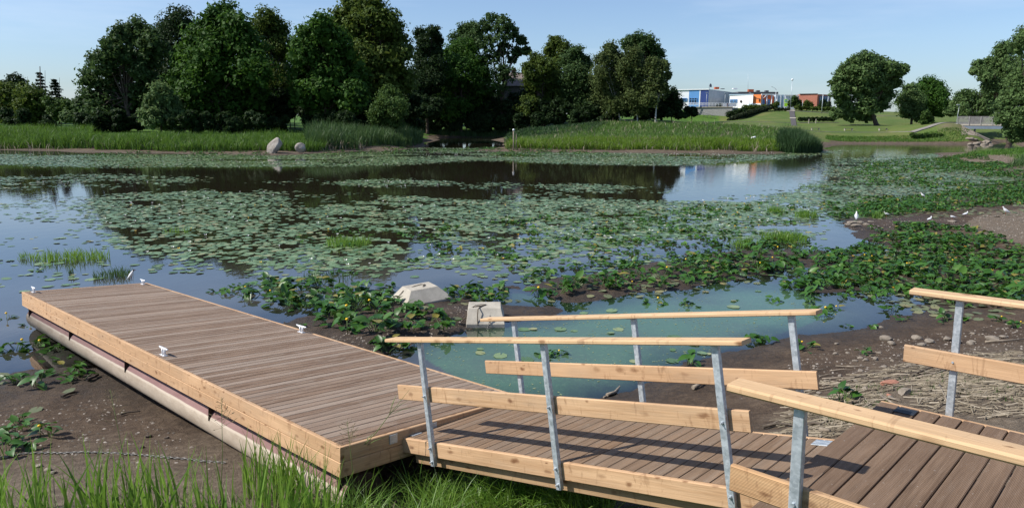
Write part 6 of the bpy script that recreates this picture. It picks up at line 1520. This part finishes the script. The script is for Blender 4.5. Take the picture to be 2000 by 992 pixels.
# brick building
bb = empty('brick_building', (*XY(1590, 222), 7.4)); tag(bb, 'red brick flat roofed building left of the big willow', 'brick building')
DB = 222
fpart('wall', [XY(1560, DB + 3), XY(1595, DB), (XY(1595, DB)[0] + 5, 241), (XY(1560, DB)[0] + 6, 243)], 6.6, Z(183.6, DB, 1580), 'red_brick', bb)
fpart('dark_wing', [(XY(1595.5, DB + 1.5)), XY(1621, DB + 6), (XY(1621, DB)[0] + 6, 245), (XY(1595, DB)[0] + 5.2, 243)], 6.6, Z(184, DB, 1580), 'red_brick', bb)
f = MB(); f.prism([XY(1559.5, DB + 2.75), XY(1595.3, DB - .25), XY(1595.3, DB + .4), XY(1559.5, DB + 3.4)], Z(183.6, DB, 1580) + .002, Z(182.9, DB, 1580)); f.build('roof_trim', MAT['roof_edge'], bb)
for px in (1599, 1604, 1609, 1614): 
    win(px, px + 3.4, 189, 203, DB + 1.5 + (px - 1595.5) * .176, bb, 1, DB + 1.5 + (px + 3.4 - 1595.5) * .176)
lo = empty('low_wing', (*XY(1546, 224), 7.4)); tag(lo, 'low pale flat wing left of the brick building', 'low building')
fpart('wall', [XY(1533, 226), XY(1559, 226), (XY(1559, 226)[0], 238), (XY(1533, 226)[0], 238)], 6.6, Z(186.3, 226, 1545), 'panel_white', lo)
f = MB(); f.prism([(XY(1532.6, 225)[0], 225.7), (XY(1559, 225)[0], 225.7), (XY(1559, 225)[0], 225.95), (XY(1532.6, 225)[0], 225.95)], Z(187, 226, 1545), Z(185.6, 226, 1545)); f.build('roof_trim', MAT['white'], lo)
# old house in the wood
oh = empty('old_house', (*XY(1012, 186), 2.4)); tag(oh, 'old house with grey tiled roof hidden in the trees', 'house')
MAT['tiles'] = simple('grey_roof_tiles', (.17, .14, .125), .9, 0, .3, 1.6, .04)
MAT['house_wall'] = simple('house_wall', (.10, .09, .085), .9, 0, .2, .8)
hx0, hx1 = XY(985, 188)[0], XY(1045, 188)[0]; ze = Z(166, 188, 1010); zr = Z(142, 194, 1010)
f = MB(); f.prism([(hx0, 188), (hx1, 188), (hx1, 200), (hx0, 200)], 1.8, ze); f.build('wall', MAT['house_wall'], oh)
f = MB(); e = .5
A = [(hx0 - e, 187.4, ze - .3), (hx1 + e, 187.4, ze - .3), (hx1 + e, 194, zr), (hx0 - e, 194, zr)]; B_ = [(hx0 - e, 200.6, ze - .3), (hx1 + e, 200.6, ze - .3), (hx1 + e, 194, zr), (hx0 - e, 194, zr)]
f.poly(A); f.poly(B_[::-1]); f.poly([A[0], A[3], B_[0]]); f.poly([A[1], B_[1], A[2]]); f.poly([A[0], B_[0], B_[1], A[1]])
rf = f.build('roof', MAT['tiles'], oh)
f = MB(); p = at_y(1003.5, 137, 194); f.box((p[0], 194, zr + .35), (1.1, .9, 1.7)); f.build('chimney', pmat('chimney_brick', (.09, .05, .045)), rf)
f = MB(); p = at_y(1018, 180, 187.9); f.box((p[0], 187.95, p[2]), (.9, .1, 1.5)); w_ = f.build('window', MAT['glass'], oh)
f = MB(); f.box((p[0] + .5, 187.9, p[2]), (.12, .12, 1.6)); f.box((p[0], 187.9, p[2] - .8), (1.0, .14, .1)); f.build('frame', MAT['white'], w_)
# retaining wall, fence, sign
MAT['stained'] = concrete('stained_concrete', (.34, .335, .32))
rwll = empty('retaining_wall', (*XY(1400, 199.5), 5)); tag(rwll, 'stained concrete retaining wall with a slanting handrail below the shop', 'retaining wall')
x0, x1, x2 = XY(1352, 200)[0], XY(1428, 200)[0], XY(1441, 204)[0]; zt_ = Z(210.3, 200, 1400)
fpart('wall', [(x0, 203), (x1, 199), (x2, 204), (x2, 205), (x1, 199.8), (x0, 203.8)], 3.0, zt_, 'stained', rwll)
fpart('coping', [(x0 - .2, 202.8), (x1 + .1, 198.8), (x1 + .1, 199.9), (x0 - .2, 203.9)], zt_ + .002, zt_ + .22, 'concrete', rwll)
f = MB(); p0_, p1_ = at_y(1360, 216, 200.8), at_y(1397, 228, 198.6)
f.tube([p0_, p1_], .05, 6); f.tube([p0_ - np.array([0, 0, .5]), p1_ - np.array([0, 0, .5])], .03, 6)
for k in range(6): q = p0_ + (p1_ - p0_) * k / 5; f.tube([q, q - np.array([0, 0, 1.1])], .035, 5)
f.build('handrail', MAT['roof_edge'], rwll)
fn = empty('street_fence', (*XY(1380, 203), zt_)); tag(fn, 'white tubular street fence above the concrete wall', 'fence')
f = MB(); y_ = 201.6; xa, xb = XY(1342, y_)[0], XY(1440, y_)[0]; zf = zt_ + .2
for zq in (.45, .75, 1.05): f.tube([(xa, y_, zf + zq), (xb, y_, zf + zq)], .05, 6)
f.build('rails', MAT['white'], fn)
f = MB()
for k in range(17): x = xa + (xb - xa) * k / 16; f.tube([(x, y_, zf - .3), (x, y_, zf + 1.1)], .045, 6)
f.build('fence_posts', MAT['white'], fn)
sg = empty('banner_sign', (*XY(1421, 201.3), zf)); tag(sg, 'white banner board with a dark red S hung on the street fence', 'sign')
f = MB(); xa, xb = XY(1411, 201.3)[0], XY(1438, 201.3)[0]; z0_, z1_ = Z(208.6, 201.3, 1420), Z(202.2, 201.3, 1420); f.prism([(xa, 201.25), (xb, 201.25), (xb, 201.32), (xa, 201.32)], z0_, z1_); f.build('board', MAT['white'], sg)
cu = bpy.data.curves.new('letter', 'FONT'); cu.body = 'S'; cu.size = 1.0; cu.extrude = .015; cu.offset = .02
to = bpy.data.objects.new('tmp', cu); COL.objects.link(to); bpy.context.view_layer.update(); me = bpy.data.meshes.new_from_object(to.evaluated_get(bpy.context.evaluated_depsgraph_get())); bpy.data.objects.remove(to)
lt = link('letter', me, [pmat('letter_red', (.12, .03, .03))]); lt.parent = sg; lt.matrix_parent_inverse = sg.matrix_basis.inverted()
lt.location = (XY(1419, 201.2)[0], 201.2, (z0_ + z1_) / 2 - .36); lt.rotation_euler = (math.pi / 2, 0, 0); lt.scale = (1.1, 1.1, 1)
# lamp posts and poles
def pole(name, px, ytop, D, r, label, head=None, cat='lamp post', lean=0):
    x = XY(px, D)[0]; zt_ = Z(ytop, D, px); g = hz(x, D)
    root = empty(name, (x, D, g)); tag(root, label, cat)
    f = MB(); f.tube([(x, D, g - .3), (x + lean, D, zt_)], [r, r * .6], 8); f.build('pole', MAT['galv'], root)
    f = MB()
    if head == 'ball': f.tube([(x, D, zt_), (x, D, zt_ + .15), (x, D, zt_ + .45), (x, D, zt_ + .55)], [.12, .3, .3, .1], 10); f.build('lamp_head', MAT['white'], root)
    elif head == 'arm':
        f.tube([(x, D, zt_ - .6), (x - .2, D, zt_ - .1), (x - .9, D, zt_ + .3), (x - 1.1, D, zt_ + .35)], .05, 6, cap=False); f.build('arm', MAT['galv'], root)
        f = MB(); f.tube([(x - 1.0, D, zt_ + .34), (x - 1.5, D, zt_ + .46)], [.08, .16], 8, flat=.6); f.build('lamp_head', MAT['galv'], root)
    elif head == 'cap': f.box((x, D, zt_ + .1), (.5, .3, .2)); f.build('lamp_head', MAT['galv'], root)
    return root
pole('lamp_post', 1543.5, 158, 204, .09, 'tallest lamp post with round white head at the stair top', 'ball')
pole('lamp_post', 1513.5, 173, 210, .08, 'lamp post with curved arm above the columned porch', 'arm')
pole('lamp_post', 1415, 183, 209, .06, 'short lamp post before the grey metal side wall', 'cap')
pole('lamp_post', 1379, 182, 209, .06, 'short lamp post before the navy panel', 'cap')
pole('lamp_post', 1463.5, 182, 211, .06, 'short lamp post before the white annex', 'cap')
pole('utility_pole', 1605.5, 183, 200, .12, 'thin wooden pole before the dark wing of the brick building', None, 'pole')
pole('flagpole', 1616, 187, 206, .10, 'white pole right of the brick building', 'cap', 'pole')
pole('lamp_post', 1871, 206, 146, .05, 'slim lamp post at the left end of the bridge', 'cap', lean=.25)
pole('lamp_post', 1567, 196, 206, .06, 'short yellowish post at the hedge before the brick building', None, 'post')
# pedestrian crossing signs
sgn = empty('crossing_sign', (*XY(1535, 204), 7.2)); tag(sgn, 'bright yellow green pedestrian crossing signs stacked on one post', 'traffic sign')
MAT['fluo'] = simple('fluorescent_yellow', (.50, .86, .03), .5, 0, .03)
f = MB(); x = XY(1535, 204)[0]; f.tube([(x, 204, 6.6), (x, 204, Z(194, 204, 1535))], .05, 6); f.build('post', MAT['galv'], sgn)
for py in (197.3, 205):
    f = MB(); p = at_y(1535, py, 203.8); f.box((p[0], 203.85, p[2]), (.82, .06, .95)); bd_ = f.build('sign_board', MAT['fluo'], sgn)
    if py < 200:
        f = MB(); f.box((p[0], 203.80, p[2]), (.42, .03, .5)); f.build('blue_square', MAT['panel_sky'], bd_)
        f = MB(); f.poly([(p[0] - .15, 203.78, p[2] - .18), (p[0] + .15, 203.78, p[2] - .18), (p[0], 203.78, p[2] + .18)]); f.build('white_triangle', MAT['white'], bd_)
# stairs and paths on the slope
st = empty('outdoor_stairs', (*XY(1550, 180), 4)); tag(st, 'dark stair flights with pale landings running up the lawn to the road', 'stairs')
MAT['step'] = simple('dark_steps', (.085, .078, .078), .9, 0, .2, 2)
rows_ = [(172, 3.35), (206, 7.0)]
def slab(name, D0_, D1_, pxl0, pxr0, pxl1, pxr1, mat, lift, parent, kind=None, n=6):
    f = MB()
    for k in range(n):
        ta, tb = k / n, (k + 1) / n
        q = []
        for t_ in (ta, tb):
            D = D0_ + (D1_ - D0_) * t_
            for (pa, pb) in ((pxl0, pxl1), (pxr0, pxr1)):
                x = XY(pa + (pb - pa) * t_, D)[0]; q.append((x, D, hz(x, D) + lift))
        f.poly([q[0], q[1], q[3], q[2]])
        f.poly([(q[0][0], q[0][1], q[0][2] - .4), (q[1][0], q[1][1], q[1][2] - .4), q[1], q[0]])
        f.poly([(q[2][0], q[2][1], q[2][2] - .4), (q[0][0], q[0][1], q[0][2] - .4), q[0], q[2]]); f.poly([(q[1][0], q[1][1], q[1][2] - .4), (q[3][0], q[3][1], q[3][2] - .4), q[3], q[1]])
    o = f.build(name, MAT[mat], parent)
    if kind: tag(o, kind=kind)
    return o
slab('step_flight', 168, 185, 1548.5, 1558.5, 1545, 1555, 'step', .16, st, n=14)
slab('step_flight', 187, 203, 1545, 1555, 1542, 1552, 'step', .16, st, n=14)
slab('stair_landing', 165.5, 168, 1548, 1561, 1548, 1559.5, 'concrete', .18, st, n=2)
slab('stair_landing', 185, 187, 1544, 1556.5, 1544, 1556, 'concrete', .2, st, n=2)
slab('stair_landing', 203, 206, 1538, 1554, 1535, 1552, 'concrete', .2, st, n=2)
def path(name, pts, w, mat='concrete', lift=.10):
    f = MB(); P = [np.array([*XY(px, D), 0]) for px, D in pts]
    Q = []
    for i in range(len(P) - 1):
        for k in range(8): Q.append(P[i] + (P[i + 1] - P[i]) * k / 8)
    Q.append(P[-1]); e = []
    for i, q in enumerate(Q):
        t_ = Q[min(i + 1, len(Q) - 1)] - Q[max(i - 1, 0)]; t_ /= np.linalg.norm(t_); nrm = np.array([-t_[1], t_[0], 0]); zz = hz(q[0], q[1]) + lift
        e.append((q + nrm * w / 2 + [0, 0, zz], q - nrm * w / 2 + [0, 0, zz]))
    for i in range(len(e) - 1):
        f.poly([e[i][1], e[i + 1][1], e[i + 1][0], e[i][0]])
        for s_ in (0, 1):
            a_, c_ = e[i][s_], e[i + 1][s_]; f.poly([a_ - [0, 0, .5], c_ - [0, 0, .5], c_, a_])
    o = f.build(name, MAT[mat]); tag(o, kind='structure'); return o
MAT['paving'] = simple('grey_paving', (.20, .185, .165), .9, 0, .12, 1.5)
path('footpath', [(1785, 144), (1815, 145), (1835, 145.5), (1852, 145.5), (1878, 145.5)], 1.5, 'paving', .12)
path('lawn_footpath', [(1480, 152), (1600, 150), (1740, 149), (1788, 144.5)], .9, 'paving', .05)
path('upper_footpath', [(1400, 178), (1500, 176), (1640, 174)], 1.0, 'paving', .06)
path('kerb_path', [(1550, 204), (1660, 200), (1760, 196)], 1.0, 'paving', .08)
# benches on the lawn
def bench(px, D, label, w=1.8):
    x = XY(px, D)[0]; g = hz(x, D); root = empty('park_bench', (x, D, g)); tag(root, label, 'bench')
    f = MB(); f.box((x, D, g + .45), (w, .4, .07)); f.build('seat', MAT['driftwood'], root)
    for s_ in (-1, 1):
        f = MB(); f.box((x + s_ * w * .42, D, g + .2), (.16, .36, .44)); f.build('leg', MAT['concrete'], root)
bench(1596, 152.5, 'backless bench on the lawn nearest the island, leftmost of three'); bench(1661, 152.5, 'backless bench on the lawn in front of the big willow shadow, middle of three'); bench(1729, 152, 'backless bench on the lawn towards the bridge path, rightmost of three')
bench(1370, 160, 'low bench at the edge of the wood shade below the concrete wall', 1.6)
for px, w_ in ((1582, 'left'), (1596, 'right')):
    f = MB(); x = XY(px, 173)[0]; g = hz(x, 173); f.box((x, 173, g + .45), (.16, .16, 1.1), ch=.02); f.tube([(x, 173, g + 1.0), (x, 173, g + 1.06)], [.10, .06], 8)
    tag(f.build('bollard', MAT['concrete']), 'small pale bollard under the clipped hedge, %s of two' % w_, 'bollard')

# ------------------------------------------------------------------ bridge
br = empty('footbridge', (*XY(1915, 130), 3)); tag(br, 'concrete footbridge with grey slatted railing over the stream at right', 'bridge')
MAT['sandy'] = simple('sandy_rubble', (.27, .225, .18), .95, 0, .3, 1.2, .1)
MAT['rail_grey'] = simple('grey_railing', (.25, .24, .235), .7, 0, .15, 2)
MAT['beam_blue'] = simple('blue_grey_girder', (.15, .19, .235), .6, 0, .12, 1)
A_ = np.array([*XY(1874, 144), 0]); B_ = np.array([*XY(1990, 139), 0]); ux = (B_ - A_) / np.linalg.norm(B_ - A_); LB = np.linalg.norm(B_ - A_); nb_ = np.array([-ux[1], ux[0], 0])
zd = Z(242.6, 144, 1875); zup = np.array([0, 0, 1.])
f = MB(); f.board(A_ + zup * (zd - .15) + nb_ * 1.3, ux, nb_, zup, LB, 3.0, .3, .01); f.build('deck', MAT['concrete'], br)
for off in (-.02, 2.6):
    f = MB(); f.board(A_ + ux * .8 + zup * (zd - .62) + nb_ * off, ux, nb_, zup, LB - .8, .22, .62, .01); f.build('girder', MAT['beam_blue'], br)
zr_ = Z(228.2, 144, 1875) - zd
for off in (-.2, 2.8):
    rl = MB()
    for k in range(8): rl.board(A_ + zup * (zd + .08 + (zr_ - .08) * k / 7.5) + nb_ * off, ux, nb_, zup, LB, .05, .115, .004)
    rr_ = rl.build('railing', MAT['rail_grey'], br)
    pm = MB(); npst = int(LB / 1.9)
    for k in range(npst + 1): pm.board(A_ + ux * (LB * k / npst) + zup * (zd - .1) + nb_ * (off - .06), zup, ux, nb_, zr_ + .12, .10, .07, .004)
    pm.board(A_ + zup * (zd + zr_ + .04) + nb_ * off, ux, nb_, zup, LB, .14, .06, .006)
    pm.build('railing_posts', MAT['rail_grey'], rr_)
f = MB(); f.prism([tuple((A_ - ux * .5 - nb_ * .5)[:2]), tuple((A_ + ux * .85 - nb_ * .5)[:2]), tuple((A_ + ux * .85 + nb_ * 3)[:2]), tuple((A_ - ux * .5 + nb_ * 3)[:2])], zd - 1.0, zd - .305); f.build('abutment', MAT['white'], br)
f = MB(); f.prism([tuple((A_ - ux * .6 - nb_ * .3)[:2]), tuple((A_ - ux * .02 - nb_ * .3)[:2]), tuple((A_ - ux * .02 + nb_ * 3)[:2]), tuple((A_ - ux * .6 + nb_ * 3)[:2])], zd - .30, zd + .12); f.build('abutment_top', MAT['white'], br)
for px in (1895.5, 1909.5):
    D = 143.4 if px < 1900 else 145.4
    x = XY(px, D)[0]; f = MB(); f.tube([(x, D, hz(x, D) - .5), (x, D, zd - .9)], .17, 12); f.build('pier', MAT['concrete'], br)
f = MB()
gx = np.linspace(1883.5, 1941, 14); gy = np.linspace(139.5, 151, 8); Gp = {}
for i, px_ in enumerate(gx):
    for j, D_ in enumerate(gy):
        x_ = XY(px_, D_)[0]; Gp[i, j] = (x_, D_, hz(x_, D_) + .07)
for i in range(13):
    for j in range(7): f.poly([Gp[i, j], Gp[i + 1, j], Gp[i + 1, j + 1], Gp[i, j + 1]])
for i in range(13): f.poly([(*Gp[i, 0][:2], Gp[i, 0][2] - .4), (*Gp[i + 1, 0][:2], Gp[i + 1, 0][2] - .4), Gp[i + 1, 0], Gp[i, 0]])
for j in range(7): f.poly([Gp[0, j], Gp[0, j + 1], (*Gp[0, j + 1][:2], Gp[0, j + 1][2] - .4), (*Gp[0, j][:2], Gp[0, j][2] - .4)])
f.build('paved_slope', MAT['sandy'], br)
for i in range(14):
    px = random.uniform(1900, 1950); py = 281 + random.uniform(-5, 2); D = 4.36 * F_PX / (py - 236.2); D = min(max(D, 130), 138); x = XY(px, D)[0]; R = random.uniform(.3, .7)
    tag(rock('rubble_stone', (x, D, max(hz(x, D), 0) + R * .2), (R * 1.3, R, R * .6), 900 + i, 'stone', 2, .5), 'pale rubble slab at the stream mouth under the bridge', 'rubble stone', 'rubble at the stream mouth')
# wooden post on the island tip
wp = empty('mooring_post', (*at_y(1003, 270, 97)[:2], .0)); p = at_y(1003, 255.5, 97); tag(wp, 'thin wooden post with white top at the left tip of the island', 'post')
f = MB(); f.tube([(p[0], 97, -.2), (p[0], 97, p[2])], .08, 8); f.build('stake', MAT['driftwood'], wp)
f = MB(); f.tube([(p[0] + .35, 97.2, -.2), (p[0] + .38, 97.2, p[2] - .3)], .05, 6); f.tube([(p[0], 97, p[2] - 1.1), (p[0] + .38, 97.2, p[2] - 1.1)], .04, 6); f.build('side_stake', MAT['driftwood'], wp)
f = MB(); f.tube([(p[0], 97, p[2]), (p[0], 97, p[2] + .18), (p[0], 97, p[2] + .24)], [.14, .14, .05], 10); f.build('white_cap', MAT['white'], wp)
f = MB(); g = at_y(1472, 260, 110); f.tube([(g[0] - .3, 110, hz(g[0], 110) + .75), (g[0] + .3, 110, hz(g[0], 110) + .85)], [.2, .3], 8, flat=.6); tag(f.build('white_bag', MAT['white']), 'small white scrap caught in the island grass', 'litter')

# ------------------------------------------------------------------ sky and sun
SUN_AZ, SUN_EL = 98.0, 45.5          # degrees left of the view direction, above the horizon
w = bpy.data.worlds.new('World'); SC.world = w; w.use_nodes = True
nt = w.node_tree; bg = nt.nodes['Background']
sky = nt.nodes.new('ShaderNodeTexSky'); sky.sky_type = 'NISHITA'; sky.sun_disc = False
sky.sun_elevation = rad(SUN_EL); sky.sun_rotation = rad(-SUN_AZ); sky.altitude = 50; sky.air_density = 1.0; sky.dust_density = .5; sky.ozone_density = 3.2
tc = nt.nodes.new('ShaderNodeTexCoord'); mp = nt.nodes.new('ShaderNodeMapping'); mp.inputs['Scale'].default_value = (1.2, 1.2, 9)
nt.links.new(tc.outputs['Generated'], mp.inputs[0])
nz = nt.nodes.new('ShaderNodeTexNoise'); nz.inputs['Scale'].default_value = 2.2; nz.inputs['Detail'].default_value = 5; nz.inputs['Roughness'].default_value = .6
nt.links.new(mp.outputs[0], nz.inputs['Vector'])
rp = nt.nodes.new('ShaderNodeValToRGB'); rp.color_ramp.elements[0].position = .48; rp.color_ramp.elements[0].color = (0, 0, 0, 1); rp.color_ramp.elements[1].position = .8; rp.color_ramp.elements[1].color = (.28, .28, .28, 1)
nt.links.new(nz.outputs[0], rp.inputs[0])
tint = nt.nodes.new('ShaderNodeMix'); tint.data_type = 'RGBA'; tint.blend_type = 'MULTIPLY'; tint.inputs[0].default_value = 1; tint.inputs[7].default_value = (1.14, 1.10, 1.18, 1)
sz = nt.nodes.new('ShaderNodeSeparateXYZ'); nt.links.new(tc.outputs['Generated'], sz.inputs[0])
hr = nt.nodes.new('ShaderNodeValToRGB'); hr.color_ramp.elements[0].position = .0; hr.color_ramp.elements[0].color = (.68, .78, .97, 1); hr.color_ramp.elements[1].position = .30; hr.color_ramp.elements[1].color = (1.14, 1.10, 1.14, 1)
e_ = hr.color_ramp.elements.new(.10); e_.color = (.92, .96, 1.07, 1)
nt.links.new(sz.outputs[2], hr.inputs[0]); nt.links.new(hr.outputs[0], tint.inputs[7])
nt.links.new(sky.outputs[0], tint.inputs[6])
cl = nt.nodes.new('ShaderNodeMix'); cl.data_type = 'RGBA'; cl.inputs[7].default_value = (6.2, 7.0, 8.2, 1)
nt.links.new(rp.outputs[0], cl.inputs[0]); nt.links.new(tint.outputs[2], cl.inputs[6]); nt.links.new(cl.outputs[2], bg.inputs[0])
bg.inputs[1].default_value = .105
sd = bpy.data.lights.new('sun', 'SUN'); sd.energy = 5.0; sd.angle = rad(.53); sd.color = (1.0, .955, .88)
so = bpy.data.objects.new('sun', sd); COL.objects.link(so)
dirv = Vector((-math.sin(rad(SUN_AZ)) * math.cos(rad(SUN_EL)), math.cos(rad(SUN_AZ)) * math.cos(rad(SUN_EL)), math.sin(rad(SUN_EL))))
so.rotation_euler = dirv.to_track_quat('Z', 'Y').to_euler(); so.location = (-30, 0, 40)
vs = SC.view_settings; vs.view_transform = 'Standard'; vs.look = 'None'; vs.exposure = .35; vs.gamma = 1; vs.use_curve_mapping = False
SC.render.engine = 'CYCLES'; SC.cycles.max_bounces = 6; SC.cycles.transparent_max_bounces = 8; SC.cycles.diffuse_bounces = 3; SC.cycles.glossy_bounces = 3
SC.cycles.sample_clamp_indirect = 6
